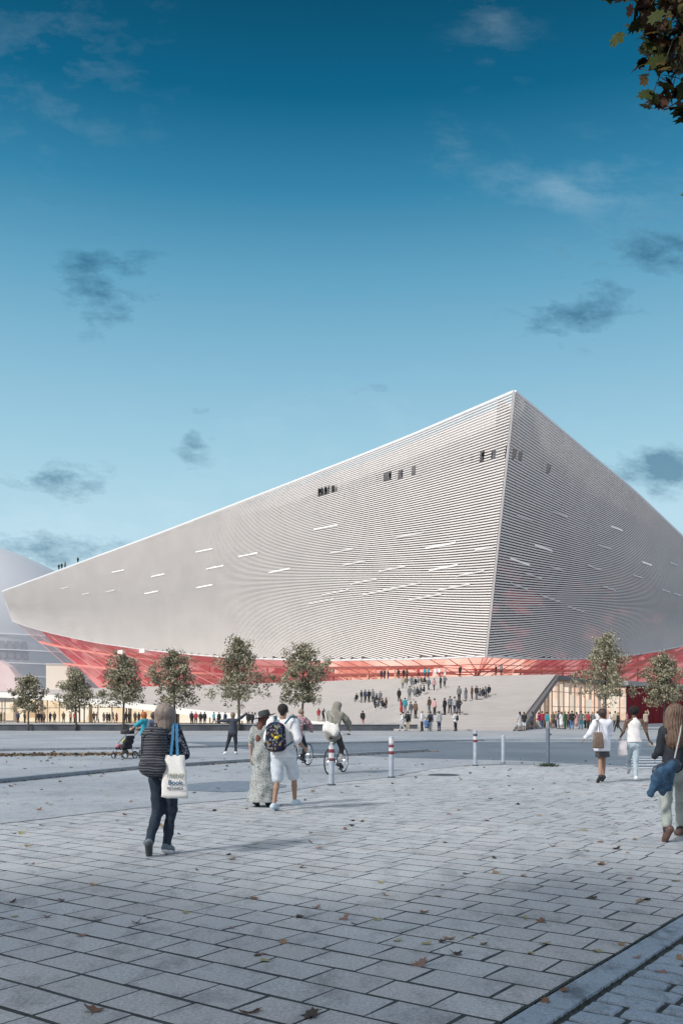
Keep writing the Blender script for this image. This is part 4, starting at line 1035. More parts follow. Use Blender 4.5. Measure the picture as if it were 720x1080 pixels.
# tote
def tote(lab, loc, yaw, w, hgt, dep, m, ms, strap_top, name='tote_bag', strap_r=.011):
    b = thing(name, lab, 'tote bag', loc, yaw); rows = []
    K = 11; Jn = 14; rd = random.Random(4)
    for i in range(Jn):
        f = i/(Jn-1); z = hgt*f; wr_ = w*(1.0-.30*f**2.2)*(1-.04*math.sin(math.pi*f)); dp = dep*(.35+.65*math.sin(math.pi*min(1, f*.8+.18)))*(1 if f < .95 else .6); row = []
        for k_ in range(4*K):
            a = 2*math.pi*k_/(4*K); c_, s_ = math.cos(a), math.sin(a)
            x = wr_/2*math.copysign(abs(c_)**.45, c_); y = dp/2*math.copysign(abs(s_)**.8, s_)
            y += .006*math.sin(x*55+z*18)*(f+.2); x += .004*math.sin(z*30); row.append((x, y, z+(.008*math.sin(x*30) if i == 0 else 0)))
        row.append(row[0]); rows.append(row)
    mb = MB(); mb.grid(rows); n0 = len(rows[0]); mb.f.append(tuple(range(n0-1))[::-1]); mb.mi.append(0); mb.build('bag_body', m, b, True)
    for q in (-1, 1):
        mb = MB(); pts = [Vector((q*w*.13, -dep*.2, hgt*.98)), Vector((q*w*.08+strap_top[0]*.5, -dep*.1+strap_top[1]*.5, hgt+(strap_top[2]-hgt)*.5)), Vector((strap_top[0]+q*.02, strap_top[1], strap_top[2])), Vector((strap_top[0]+q*.015, strap_top[1]+.06, strap_top[2]+.01)), Vector((strap_top[0]+q*.02, strap_top[1]+.14, strap_top[2]-.04))]
        for a, c_ in zip(pts[:-1], pts[1:]): mb.bar(a, c_, strap_r*2.6, .006, (0, 1, 0))
        mb.build('strap', ms, b)
    return b
Yw = o.y
tb = tote('white tote bag with printed words hanging from the woman\'s right shoulder', (o.x+.165, Yw-.26, .665), R(-4), .30, .47, .08, mat('canvas_white', (.80, .79, .76), .85, .04, 30, .2, 60), mat('strap_blue', (.02, .16, .33), .7), (-.02, .10, .80))
for txt, sz, zz, cc in (('TREND', .062, .225, (.25, .29, .22)), ('Book', .075, .145, (.03, .10, .20)), ('BOTANICA', .036, .095, (.12, .14, .17))):
    text_mesh(txt, sz, mat('ink_'+txt.lower(), cc, .8), tb, (.02, -.052, zz), (R(90), 0, R(0)))

# --- P2/P3 couple
t = person('woman in a wide brimmed dark hat and long pale patterned dress', 277, 851, yaw=R(-8))
J = joints(1.62, anL=(-.1, -.12, .11), knL=(-.09, .0, .49), toL=(-.1, .03, .03), anR=(.09, .08, .08), toR=(.11, .23, .03), hed=(.03, .04, 1.56), wrR=(.16, .12, .98), elR=(.21, -.02, 1.14))
mk('body', body_sd(J, True, look=(.75, .6)), m_skin, t, .009); eyes(J, t, (.75, .6))
m_dress = pattern('printed_dress', [(.42, .44, .42), (.16, .20, .22), (.50, .50, .47), (.09, .13, .15), (.40, .41, .39)], 30, 'noise', (1, 1, .6))
s_ = top_sd(J, .4, True, .01, .0); k = 1.62/1.7
s_.c((0, 0, .95*k), (0.0, 0, .35*k), .15, .22, (1, .8, 1), .06); s_.c((0, 0, .35*k), (-.02, -.02, .02), .22, .29, (1, .85, 1), .05)
mk('dress', s_, m_dress, t, .012, fold=.016, ff=20, seed=9, clip=[(2, 1, .09)])
for S_ in 'RL': mk('shoe', shoe_sd(J, S_), mat('black_shoe', (.02, .02, .025), .5), t, .01)
h = J['hed']; hs = SD(); hs.e(h+V3((-.01, -.02, .02)), (.09, .098, .095), .03); hs.c(h+V3((-.04, -.06, -.02)), h+V3((-.08, -.10, -.34)), .07, .055, (1, .8, 1), .03)
mk('hair', hs, hair_mat('hair_auburn', (.17, .055, .035), (.08, .025, .018)), t, .011, streak=.003)
hat = MB(); hat.lathe([(.0001, .115), (.05, .118), (.085, .11), (.098, .09), (.102, .02), (.104, 0)], (0, 0, 0), 28)
ho = hat.build('hat', mat('hat_felt', (.05, .055, .06), .9, .2, 20), t, True); ho.location = (h[0], h[1]-.01, h[2]+.045); ho.rotation_euler = (R(4), R(-14), 0)
br = MB(); br.lathe([(.098, .006), (.15, .004), (.20, .016), (.205, .012), (.15, -.002), (.098, 0)], (0, 0, 0), 28); bo = br.build('brim', mat('hat_felt', (.05, .055, .06), .9), ho, True)
bd = MB(); bd.lathe([(.1045, .004), (.1045, .03)], (0, 0, 0), 28); bd.build('hat_band', mat('hat_band', (.012, .012, .014), .7), ho, True)

t = person('man in a white t-shirt and pale shorts walking beside the woman in the hat', 298, 855, yaw=R(-16)); W3 = t
J = joints(1.76, anR=(.10, .30, .12), knR=(.10, .26, .52), toR=(.12, .44, .10), hiR=(.09, .02, .91), anL=(-.10, -.14, .09), knL=(-.09, .0, .49), toL=(-.10, .02, .03),
           elR=(.27, -.05, 1.12), wrR=(.30, .20, .97), elL=(-.24, -.04, 1.12), wrL=(-.2, .12, .92), shR=(.18, 0, 1.385), shL=(-.18, 0, 1.385))
mk('body', body_sd(J), m_skin3, t, .009); eyes(J, t)
m_tee = mat('white_tee', (.72, .74, .77), .85, .04, 12, .3, 40); m_short = mat('pale_shorts', (.58, .64, .70), .85, .08, 14, .3, 40)
mk('t_shirt', top_sd(J, .46, False, .05, .06, sl_r=(.072, .06)), m_tee, t, .011, fold=.012, ff=16, seed=12, clip=[(2, 1, .87)])
mk('shorts', (lambda s_: s_)(trouser_sd(J, .47, -.05)), m_short, t, .011, fold=.009, ff=22, seed=13)
for S_ in 'RL':
    sh = mk('shoe', shoe_sd(J, S_), mat('pale_blue_shoe', (.48, .58, .66), .7), t, .009)
h = J['hed']; hs = SD(); hs.e(h+V3((0, -.022, .038)), (.088, .088, .085), .02); hs.c(h+V3((0, -.05, .0)), h+V3((0, -.05, -.035)), .055, .045, k=.02)
mk('hair', hs, mat('hair_cropped', (.025, .02, .018), .9, .3, 60, .5, 120), t, .009)
m_fl = pattern('floral_print', [(.012, .012, .03), (.22, .23, .25), (.015, .015, .035), (.03, .025, .06), (.012, .012, .03), (.09, .02, .03), (.02, .035, .09), (.012, .012, .03), (.02, .02, .04), (.26, .21, .05)], 34, 'voronoi')
bp = backpack('dark floral drawstring backpack on the man in the white t-shirt', (W3.location.x-.10, W3.location.y-.22, .98), R(-16), .36, .46, .17, m_fl, mat('strap_teal', (.03, .12, .18), .7))
MB().lathe([(.0001, -.035), (.03, -.02), (.045, 0), (.03, .02), (.0001, .035)], (.07, -.155, .22), 5).build('yellow_patch', mat('patch_yellow', (.62, .5, .06), .7), bp)
for q in (1, -1): MB().tube([(q*.07+.06, .07, .44), (q*.14+.08, .10, .55), (q*.155+.08, .22, .56), (q*.17+.08, .32, .44), (q*.22+.08, .24, .2), (q*.16, .06, .08)], .017, 6).build('strap', mat('strap_teal', (.03, .12, .18), .7), bp)

# --- P6 child with arms out
t = person('child in dark clothes with both arms stretched out', 245.5, 796, yaw=R(4))
J = joints(1.62, shR=(.15, 0, 1.38), elR=(.36, .02, 1.50), wrR=(.56, .02, 1.66), shL=(-.15, 0, 1.38), elL=(-.40, 0, 1.36), wrL=(-.62, .02, 1.34), hiL=(-.08, 0, .9), knL=(-.19, .03, .49), anL=(-.30, -.02, .09), toL=(-.36, .11, .03), knR=(.11, .03, .49), anR=(.12, -.02, .09), toR=(.15, .12, .03))
mk('body', body_sd(J, True, hands=True), m_skin, t, .011); eyes(J, t)
mk('sweatshirt', top_sd(J, .97, True, .03, .02), mat('dark_sweatshirt', (.045, .055, .075), .9, .3, 9, .3, 30), t, .013, fold=.012, seed=20)
mk('trousers', trouser_sd(J, .96, .008), mat('charcoal_leggings', (.02, .023, .03), .85, .2, 10), t, .013, fold=.006)
for S_ in 'RL': mk('shoe', shoe_sd(J, S_), m_white, t, .011)
h = J['hed']; hs = SD(); hs.e(h+V3((0, -.02, .03)), (.092, .095, .092), .03); hs.c(h+V3((0, -.03, .0)), h+V3((0, -.03, -.08)), .085, .07, k=.03); mk('hair', hs, hair_mat('hair_darkblond', (.28, .20, .12), (.12, .09, .06)), t, .012, streak=.003)

# --- bicycles
m_tyre = mat('tyre', (.015, .015, .018), .8); m_rim = mat('alloy', (.55, .56, .58), .3, metal=.8)
def bicycle(lab, loc, yaw, fm):
    b = thing('bicycle', lab, 'bicycle', loc, yaw); r = .335
    RW, FW = Vector((0, -.52, r)), Vector((0, .53, r))
    for c in (RW, FW):
        pts = [c+Vector((0, math.cos(a)*(r-.016), math.sin(a)*(r-.016))) for a in np.linspace(0, 2*math.pi, 41)[:-1]]
        w = MB().tube(pts, .018, 8, closed=True).build('wheel', m_tyre, b, True)
        pr = [c+Vector((0, math.cos(a)*(r-.038), math.sin(a)*(r-.038))) for a in np.linspace(0, 2*math.pi, 41)[:-1]]
        MB().tube(pr, .009, 6, closed=True).build('rim', m_rim, w, True)
        sp = MB()
        for i in range(24):
            a = 2*math.pi*i/24; sp.tube([c+Vector((.025*(1 if i % 2 else -1), 0, 0)), c+Vector((0, math.cos(a)*(r-.04), math.sin(a)*(r-.04)))], .0022, 4)
        sp.build('spokes', m_rim, w); MB().tube([c-Vector((.05, 0, 0)), c+Vector((.05, 0, 0))], .02, 8).build('hub', m_rim, w)
    BB = Vector((0, -.08, .29)); ST = Vector((0, -.22, .80)); HT = Vector((0, .30, .86)); HB = Vector((0, .36, .68))
    f = MB()
    for a, c, q in ((BB, ST, .016), (ST, HT, .015), (BB, HB, .019), (HT, HB, .02)): f.tube([a, c], q, 8)
    for q in (-.05, .05): f.tube([BB+Vector((q*.5, 0, 0)), RW+Vector((q, 0, 0))], .011, 6); f.tube([ST+Vector((q*.3, 0, -.03)), RW+Vector((q, 0, 0))], .009, 6)
    f.build('frame', fm, b, True)
    f = MB()
    for q in (-.05, .05): f.tube([HB+Vector((q, 0, -.02)), HB+Vector((q, .05, -.15)), FW+Vector((q, 0, 0))], .012, 6)
    f.tube([HB+Vector((-.05, 0, -.02)), HB+Vector((.05, 0, -.02))], .014, 6); f.build('fork', fm, b, True)
    MB().tube([ST, ST+Vector((0, -.03, .12))], .013, 8).build('seat_post', m_rim, b)
    s = SD(); s.c((0, -.34, .945), (0, -.10, .95), .075, .022, (1, 1, .5), .02); mk('saddle', s, m_tyre, b, .012)
    MB().tube([HT, HT+Vector((0, -.02, .14)), HT+Vector((0, .05, .17))], .014, 8).build('stem', m_rim, b)
    hb = MB().tube([HT+Vector((-.29, -.06, .17)), HT+Vector((-.15, .04, .18)), HT+Vector((0, .05, .17)), HT+Vector((.15, .04, .18)), HT+Vector((.29, -.06, .17))], .012, 8).build('handlebar', m_rim, b, True)
    for q in (1, -1): MB().tube([HT+Vector((q*.21, -.01, .175)), HT+Vector((q*.30, -.07, .17))], .018, 8).build('grip', m_tyre, hb)
    cr = MB(); cr.lathe([(.02, -.005), (.095, -.003), (.095, .003), (.02, .005)], (0, 0, 0), 24); c = cr.build('chainring', m_rim, b); c.location = BB+Vector((.06, 0, 0)); c.rotation_euler = (0, R(90), 0)
    MB().tube([BB+Vector((.08, 0, 0)), BB+Vector((.09, .02, -.17))], .011, 6).build('crank', m_rim, b); MB().tube([BB+Vector((-.08, 0, 0)), BB+Vector((-.09, -.02, .17))], .011, 6).build('crank', m_rim, b)
    MB().box((.14, -.06, .12), (.1, .09, .025)).build('pedal', m_tyre, b); MB().box((-.14, -.10, .46), (.1, .09, .025)).build('pedal', m_tyre, b)
    cf = MB(); cf.tube([BB+Vector((.06, .0, .095)), RW+Vector((.06, 0, .04))], .005, 4); cf.tube([BB+Vector((.06, 0, -.095)), RW+Vector((.06, 0, -.04))], .005, 4); cf.build('chain', m_tyre, b)
    return b
RID = dict(pel=(0, -.25, 1.01), wai=(0, -.20, 1.16), che=(0, -.08, 1.32), nek=(0, .0, 1.46), hed=(0, .08, 1.60), shR=(.17, -.03, 1.42), shL=(-.17, -.03, 1.42), elR=(.27, .12, 1.22), elL=(-.27, .12, 1.22), wrR=(.26, .22, 1.07), wrL=(-.26, .22, 1.07),
           hiR=(.09, -.22, .98), hiL=(-.09, -.22, .98), knR=(.11, .10, .63), knL=(-.11, .18, .86), anR=(.125, -.07, .23), anL=(-.125, -.12, .56), toR=(.13, .07, .16), toL=(-.13, .03, .50))
def rider(lab, loc, yaw, H, mt, mbm, mh, shoes, hood=False, skin=None, leg=.96):
    t = thing('person', lab, 'person', loc, yaw); J = {k: V3(v) for k, v in {**BASE, **RID}.items()}
    mk('body', body_sd(J, False, hdir={'R': (0, .8, -.3), 'L': (0, .8, -.3)}), skin or m_skin, t, .011); eyes(J, t)
    s = top_sd(J, .97, False, .05, .04, sl_r=(.07, .055)); h = J['hed']
    if hood: s.e(h+V3((0, -.02, .03)), (.115, .12, .118), .04); s.c(h+V3((0, -.05, -.06)), J['nek'], .11, .12, k=.05)
    mk('jacket', s, mt, t, .013, fold=.016, ff=17, seed=31)
    mk('trousers', trouser_sd(J, leg, .0), mbm, t, .013, fold=.007)
    for S_ in 'RL': mk('shoe', shoe_sd(J, S_), shoes, t, .011)
    if not hood:
        hs = SD(); hs.e(h+V3((0, -.022, .036)), (.09, .09, .086), .02); mk('hair', hs, mh, t, .011)
    return t
c1 = G(316.5, 808.5); y1 = R(-24)
bicycle('bicycle ridden by the person in the red checked shirt', c1, y1, mat('frame_white', (.6, .6, .6), .3))
m_plaid = pattern('plaid_shirt', [(.30, .05, .06), (.42, .40, .42)], 22, 'plaid')
rider('cyclist in a red and white checked shirt riding away', c1, y1, 1.7, m_plaid, mat('navy_trousers', (.015, .02, .035), .85, .2, 10), hair_mat('hair_fair', (.34, .25, .19), (.2, .14, .1)), mat('black_shoe', (.02, .02, .025), .5))
dvec = Matrix.Rotation(y1, 3, 'Z') @ Vector((-.06, -.36, 1.12)); backpack('small grey backpack on the cyclist in the checked shirt', c1+dvec, y1, .30, .40, .15, mat('pack_grey', (.10, .11, .13), .85, .3, 12), m_strapd)
c2 = G(354.5, 816); y2 = R(-21)
bicycle('bicycle with a teal frame ridden by the hooded cyclist', c2, y2, mat('frame_teal', (.02, .16, .19), .3))
m_hood = mat('beige_jacket', (.24, .225, .19), .85, .12, 6, .4, 30)
t = rider('hooded cyclist in a beige jacket with striped socks, seen from behind', c2, y2, 1.7, m_hood, mat('dark_shorts', (.04, .04, .045), .85), None, mat('black_shoe', (.02, .02, .025), .5), hood=True, leg=.72); t.scale = (1.08, 1.05, 1.09)
J = {k: V3(v) for k, v in {**BASE, **RID}.items()}
for S_ in 'RL':
    s = SD(); s.c(lerp(J['kn'+S_], J['an'+S_], .42), J['an'+S_], .058, .04); mk('sock', s, pattern('striped_sock', [(.5, .5, .5), (.15, .02, .05), (.55, .55, .55)], 4, 'wave'), t, .011)
dvec = Matrix.Rotation(y2, 3, 'Z') @ Vector((.02, -.62, 1.0))
mb_ = thing('messenger_bag', 'white messenger bag hanging on the hooded cyclist\'s back', 'bag', c2+dvec, y2)
s = SD(); s.c((-.1, 0, .2), (.1, 0, .2), .13, .13, (1.1, .55, 1.25), .03); s.c((-.12, -.05, .15), (.12, -.05, .15), .09, .09, (1, .5, 1), .01); ob = mk('bag_body', s, mat('bag_white', (.66, .65, .62), .8, .06, 20, .3, 30), mb_, .011, fold=.006); ob.rotation_euler = (0, R(22), 0)
ob = MB().tube([(-.1, -.115, .1), (.0, -.12, .11), (.1, -.115, .1)], .012, 6).build('buckle_strap', mat('bag_trim', (.3, .25, .22), .8), mb_); ob.rotation_euler = (0, R(22), 0)
MB().tube([(-.05, .02, .34), (-.14, .12, .62), (-.12, .30, .66), (.08, .42, .4), (.18, .22, .2)], .018, 6).build('strap', mat('bag_white', (.66, .65, .62)), mb_)

# --- stroller pair
t = person('red haired woman in a turquoise t-shirt and pale jeans pushing the stroller', 152.5, 801, yaw=R(60)); WS = t
J = joints(1.64, shR=(.16, .02, 1.37), elR=(.24, .22, 1.2), wrR=(.16, .46, 1.08), shL=(-.16, .02, 1.37), elL=(-.24, .22, 1.2), wrL=(-.16, .46, 1.08), hed=(0, .06, 1.57), anL=(-.1, -.25, .12), knL=(-.09, -.02, .49), toL=(-.1, -.14, .03), anR=(.09, .15, .08), toR=(.1, .3, .03))
mk('body', body_sd(J, True, hdir={'R': (0, .9, -.2), 'L': (0, .9, -.2)}), m_skin, t, .011); eyes(J, t)
mk('t_shirt', top_sd(J, .45, True, .03, .0), mat('turquoise_tee', (.03, .32, .42), .85, .1, 10), t, .012, fold=.01); mk('jeans', trouser_sd(J, .98, .006), mat('pale_jeans', (.36, .45, .52), .85, .15, 10), t, .012, fold=.008, ff=30)
for S_ in 'RL': mk('shoe', shoe_sd(J, S_), m_shoe_g, t, .011)
h = J['hed']; hs = SD(); hs.e(h+V3((0, -.02, .03)), (.1, .1, .1), .03); hs.c(h+V3((0, -.04, .0)), h+V3((0, -.05, -.12)), .09, .07, k=.03)
mk('hair', hs, hair_mat('hair_red', (.50, .16, .04), (.32, .07, .02)), t, .011, streak=.004)
d_ = Matrix.Rotation(R(60), 3, 'Z')
sl0 = WS.location+d_ @ Vector((0, .88, 0)); st = thing('stroller', 'dark baby stroller with a yellow and pink lining', 'stroller', sl0, R(60))
for x in (-.24, .24):
    for y, r in ((-.22, .13), (.32, .1)):
        w = MB().tube([(x, y+r*.9*math.cos(a), r+r*.9*math.sin(a)) for a in np.linspace(0, 6.283, 21)[:-1]], .02, 6, closed=True).build('wheel', m_tyre, st); MB().tube([(x-.02, y, r), (x+.02, y, r)], r*.5, 10).build('hub', m_rim, w)
    MB().tube([(x, -.22, .13), (x, .1, .55), (x, -.25, .85), (x*.85, -.52, 1.04)], .013, 6).build('side_frame', mat('frame_dark', (.05, .05, .055), .4), st); MB().tube([(x, .32, .1), (x, .0, .5)], .013, 6).build('strut', mat('frame_dark', (.05, .05, .055), .4), st)
MB().tube([(-.2, -.52, 1.04), (.2, -.52, 1.04)], .016, 8).build('push_handle', m_tyre, st)
s = SD(); s.c((-.15, -.05, .42), (.15, -.05, .42), .1, .1, k=.05); s.c((-.15, -.22, .75), (.15, -.22, .75), .06, .06, k=.3); s.c((-.14, -.15, .6), (.14, -.15, .6), .08, .08, k=.1); s.c((-.14, .28, .36), (.14, .28, .36), .05, .05, k=.2); s.c((-.14, .1, .38), (.14, .1, .38), .07, .07, k=.1)
mk('seat', s, mat('stroller_black', (.025, .025, .03), .85, .3, 8), st, .014)
s = SD(); s.c((-.12, -.1, .92), (.12, -.1, .92), .13, .13, (1.2, 1.3, .9), .05); mk('canopy', s, mat('canopy_black', (.03, .03, .035), .8), st, .014, clip=[(2, 1, .86)])
s = SD(); s.c((-.1, -.02, .6), (.1, -.04, .68), .07, .07, (1, .8, 1), .05); mk('cushion', s, mat('lining_yellow', (.55, .52, .08), .8), st, .013)
s = SD(); s.c((-.12, .25, .43), (.12, .2, .45), .06, .06, k=.05); mk('blanket', s, mat('lining_pink', (.62, .16, .2), .8, .2, 10), st, .013)
s = SD(); s.c((-.1, -.1, .22), (.1, .1, .22), .11, .11, k=.05); mk('basket', s, mat('basket_black', (.02, .02, .022), .9), st, .014)
t = person('dark haired woman half hidden behind the woman with the backpack', 162.5, 801.5, yaw=R(28))
J = joints(1.62, hed=(-.02, .05, 1.57)); mk('body', body_sd(J, True, look=(-1, .3)), m_skin3, t, .012); eyes(J, t, (-1, .3))
mk('jacket', top_sd(J, .97, True, .02, .02), mat('blue_grey_jacket', (.10, .13, .19), .85, .2, 10), t, .013, fold=.01); mk('trousers', trouser_sd(J), mat('navy_trousers', (.015, .02, .035)), t, .013)
for S_ in 'RL': mk('shoe', shoe_sd(J, S_), m_shoe_g, t, .012)
h = J['hed']; hs = SD(); hs.e(h+V3((.015, -.02, .03)), (.105, .105, .105), .03); hs.c(h+V3((.03, -.04, .0)), h+V3((.04, -.05, -.14)), .09, .08, k=.03); mk('hair', hs, hair_mat('hair_darkbrown', (.06, .035, .025), (.03, .02, .015)), t, .012, streak=.004)

# --- P9 woman in a white shirt, brown bag
t = person('woman in a loose white shirt and short dark skirt carrying a brown bag', 635, 825.5, yaw=R(2)); W9 = t
J = joints(1.70, anR=(.06, .12, .12), knR=(.06, .10, .51), toR=(.07, .24, .04), anL=(-.13, -.26, .15), knL=(-.05, .0, .51), toL=(-.16, -.17, .04), hiR=(.075, 0, .91), hiL=(-.075, 0, .91), elL=(-.26, .02, 1.13), wrL=(-.36, .16, 1.0), elR=(.22, .10, 1.12), wrR=(.12, .26, 1.2))
mk('body', body_sd(J, True, hdir={'R': (-.2, .5, .6)}), m_skin3, t, .0095); eyes(J, t)
mk('shirt', top_sd(J, .9, True, .045, .13, sl_r=(.062, .058)), mat('white_shirt', (.72, .74, .80), .85, .04, 10, .3, 30), t, .011, fold=.014, ff=16, seed=41, clip=[(2, 1, .72)])
s = SD(); s.c((0, 0, .92), (0, 0, .56), .145, .175, (1, .78, 1), .04); mk('skirt', s, mat('dark_skirt', (.05, .05, .055), .8, .2, 12), t, .011, fold=.006, clip=[(2, 1, .585)])
for S_ in 'RL': mk('shoe', shoe_sd(J, S_), mat('black_shoe', (.02, .02, .025), .5), t, .009)
h = J['hed']; hs = SD(); hs.e(h+V3((0, -.025, .035)), (.095, .1, .095), .03); hs.c(h+V3((0, -.04, .0)), h+V3((0.02, -.03, -.06)), .085, .06, k=.03); mk('hair', hs, hair_mat('hair_darkbrown', (.06, .035, .025), (.03, .02, .015)), t, .010, streak=.004)
tote('brown leather shoulder bag of the woman in the white shirt', (W9.location.x-.17, W9.location.y-.27, .80), R(3), .27, .36, .1, mat('brown_leather', (.17, .12, .09), .5, .15, 12, .3, 30), mat('brown_strap', (.12, .08, .06), .5), (.03, .12, .62), 'shoulder_bag', .007)
# --- P10 woman in a white tank top
t = person('woman in a white sleeveless top and pale jeans beside the crosswalk', 668.5, 824.5, yaw=R(-2)); W10 = t
J = joints(1.74, anR=(.05, .05, .09), knR=(.05, .06, .5), toR=(.06, .19, .03), anL=(-.0, .42, .28), knL=(-.07, .22, .56), toL=(.0, .5, .18), hiL=(-.085, .02, .91), elL=(-.24, .0, 1.13), wrL=(-.27, .16, 1.0), elR=(.27, -.02, 1.12), wrR=(.37, .12, .93), shR=(.17, 0, 1.385), shL=(-.17, 0, 1.385))
mk('body', body_sd(J, True, hdir={'R': (.7, .3, -.5), 'L': (0, .2, -1)}), m_skin2, t, .0095); eyes(J, t)
mk('tank_top', top_sd(J, 0, True, .03, .03), mat('white_knit', (.76, .74, .73), .85, .04, 20, .3, 40), t, .011, fold=.010, clip=[(2, 1, .92)])
mk('jeans', trouser_sd(J, .98, .006), mat('bleached_jeans', (.46, .55, .61), .85, .1, 10, .3, 30), t, .011, fold=.008, ff=30)
for S_ in 'RL': mk('shoe', shoe_sd(J, S_), m_white, t, .009)
h = J['hed']; hs = SD(); hs.e(h+V3((0, -.02, .045)), (.115, .115, .11), .03); mk('hair', hs, mat('hair_black_curly', (.012, .010, .010), .9, .3, 40, .8, 60), t, .010, fold=.008, ff=70)
tote('white plastic carrier bag in the left hand of the woman in the white top', (W10.location.x-.27, W10.location.y-.02, .60), R(10), .24, .36, .12, mat('plastic_white', (.78, .72, .72), .5, .05, 10, .5, 14), mat('plastic_white', (.78, .72, .72)), (.0, .12, .40), 'carrier_bag', .006)
pk = thing('paper_wrapped_bunch', 'pale paper wrapped bunch held by the woman in the white top', 'bouquet', (W10.location.x+.47, W10.location.y+.2, .84))
s = SD(); s.c((-.08, 0, .02), (.10, .02, 0), .03, .065, (1, .8, .8), .02); s.c((.10, .02, 0), (.17, .02, -.02), .055, .05, k=.03); mk('wrapping', s, mat('paper_pale', (.68, .64, .58), .8, .1, 20), pk, .010, fold=.006, ff=50)
s = SD(); s.c((.17, .02, -.0), (.2, .02, -.02), .05, .045, k=.03); mk('blooms', s, mat('bloom_cream', (.75, .72, .62), .8, .2, 40), pk, .009, fold=.01, ff=80)

# --- P11 woman at the right edge
t = person('long haired woman in a navy top and grey trousers at the right edge', 712, 886, yaw=R(6)); W11 = t
J = joints(1.70, anL=(-.20, -.20, .14), knL=(-.12, .02, .50), toL=(-.22, -.17, .02), hiL=(-.095, 0, .91), hiR=(.095, 0, .91), anR=(.20, .28, .09), knR=(.17, .2, .52), toR=(.22, .42, .04), shL=(-.145, 0, 1.37), shR=(.145, 0, 1.37), elL=(-.185, .05, 1.12), wrL=(-.15, .28, 1.04), elR=(.22, -.0, 1.12), wrR=(.24, .14, .94))
mk('body', body_sd(J, True, hdir={'L': (.5, .6, .2)}), m_skin, t, .0085); eyes(J, t)
mk('top', top_sd(J, .95, True, .02, -.02), mat('navy_top', (.015, .02, .03), .8, .3, 10), t, .010, fold=.009, seed=51)
mk('trousers', trouser_sd(J, .93, -.004), mat('sage_trousers', (.30, .33, .31), .85, .18, 6, .3, 30), t, .010, fold=.009, ff=28, seed=52)
for S_ in 'RL':
    b_ = mk('boot', shoe_sd(J, S_), mat('brown_boot', (.10, .055, .045), .5, .25, 14), t, .008); s = SD(); s.c(J['an'+S_]+V3((0, 0, .0)), lerp(J['an'+S_], J['kn'+S_], .24), .05, .055); mk('boot_cuff', s, mat('black_cuff', (.02, .022, .028), .8), b_, .009)
h = J['hed']; hs = SD(); hs.e(h+V3((0, -.02, .035)), (.105, .11, .105), .03); hs.c(h+V3((-.01, -.05, .02)), h+V3((-.03, -.09, -.33)), .105, .12, (1, .7, 1), .04)
for q in (1, -1): hs.c(h+V3((q*.06, -.03, .0)), h+V3((q*.12, -.06, -.26)), .06, .055, k=.04)
mk('hair', hs, hair_mat('hair_longbrown', (.20, .125, .085), (.075, .045, .033)), t, .010, streak=.006)
hb_ = thing('crossbody_bag', 'dark blue crossbody bag on the hip of the woman at the right edge', 'bag', (W11.location.x-.20, W11.location.y-.24, .86), R(14))
s = SD(); s.c((-.11, 0, .02), (.12, 0, .09), .075, .085, (1, .6, 1), .05); mk('bag_body', s, mat('navy_leather', (.025, .035, .06), .4, .3, 10), hb_, .010, fold=.004); MB().tube([(.12, .01, .15), (.22, .03, .5), (.30, .12, .66), (.25, .3, .5)], .009, 6).build('strap', mat('pale_strap', (.45, .45, .45), .6), hb_)
jk = thing('denim_jacket', 'blue denim jacket slung over the crossbody bag', 'jacket', (W11.location.x-.28, W11.location.y-.30, .52), R(10))
s = SD(); s.c((.16, 0, .42), (-.04, -.02, .30), .07, .07, (1, .6, 1), .06); s.c((-.04, -.02, .30), (-.13, 0, .10), .075, .05, (1, .6, 1), .06); s.c((.02, -.02, .30), (.02, 0, .10), .06, .04, (1, .6, 1), .05); s.c((.10, 0, .3), (.12, 0, .14), .05, .03, (1, .6, 1), .05)
mk('cloth', s, mat('denim', (.025, .07, .13), .85, .5, 14, .4, 40), jk, .010, fold=.008, ff=26, seed=61)

# ------------------------------------------------------------------ bollards
m_bol = mat('bollard_grey', (.36, .41, .47), .6, .12, 6); m_bold = mat('bollard_dark', (.06, .065, .075), .5); m_brd = mat('band_red', (.20, .03, .045), .6, .3, 20); m_bwh = mat('band_pale', (.62, .62, .62), .5, .1, 20)
def bollard(px, feet, topy, lab, bands, dark=False, r=.06):
    g_ = G(px, feet); H = 1.6+(752-topy)*g_.y/F; t = thing('bollard', lab, 'bollard', g_, 0, 'bollards along the edge of the paving')
    m = m_bol if not dark else mat('bollard_slate', (.12, .15, .20), .5, .1, 6)
    MB().lathe([(r, 0), (r, H-.03), (r*.93, H-.01), (r*.6, H), (.0001, H+.004)], (0, 0, 0), 20).build('post', m, t, True)
    MB().lathe([(r*1.6, 0), (r*1.6, .02), (r*1.02, .035)], (0, 0, 0), 20).build('base_plate', m_bold, t)
    for z0, z1, mm in bands: MB().lathe([(r+.0025, H-z0), (r+.0025, H-z1)], (0, 0, 0), 20).build('band', mm, t, True)
    return t, H
b3 = [(.0, .09, m_bwh), (.09, .17, m_brd), (.17, .27, m_bwh), (.27, .34, m_brd)]
bollard(349.5, 828.5, 786, 'pale bollard with red bands in front of the hooded cyclist', [(.03, .09, m_bwh), (.09, .17, m_brd), (.17, .29, m_bwh), (.29, .35, m_brd)])
bollard(412.5, 820.5, 777, 'bollard with red and white bands right of the cyclists', [(.03, .17, m_bwh), (.20, .27, m_brd), (.27, .36, m_bwh), (.36, .44, m_brd)])
bollard(501, 808, 770.5, 'bollard with one red band left of the plain pair', [(.1, .18, m_bold), (.18, .28, m_bwh), (.28, .36, m_brd)])
bollard(530.5, 805.5, 775.5, 'plain pale grey bollard without bands', [])
t, H_ = bollard(577.5, 808.5, 768, 'dark slate bollard with a round knob and grass at its foot', [], True)
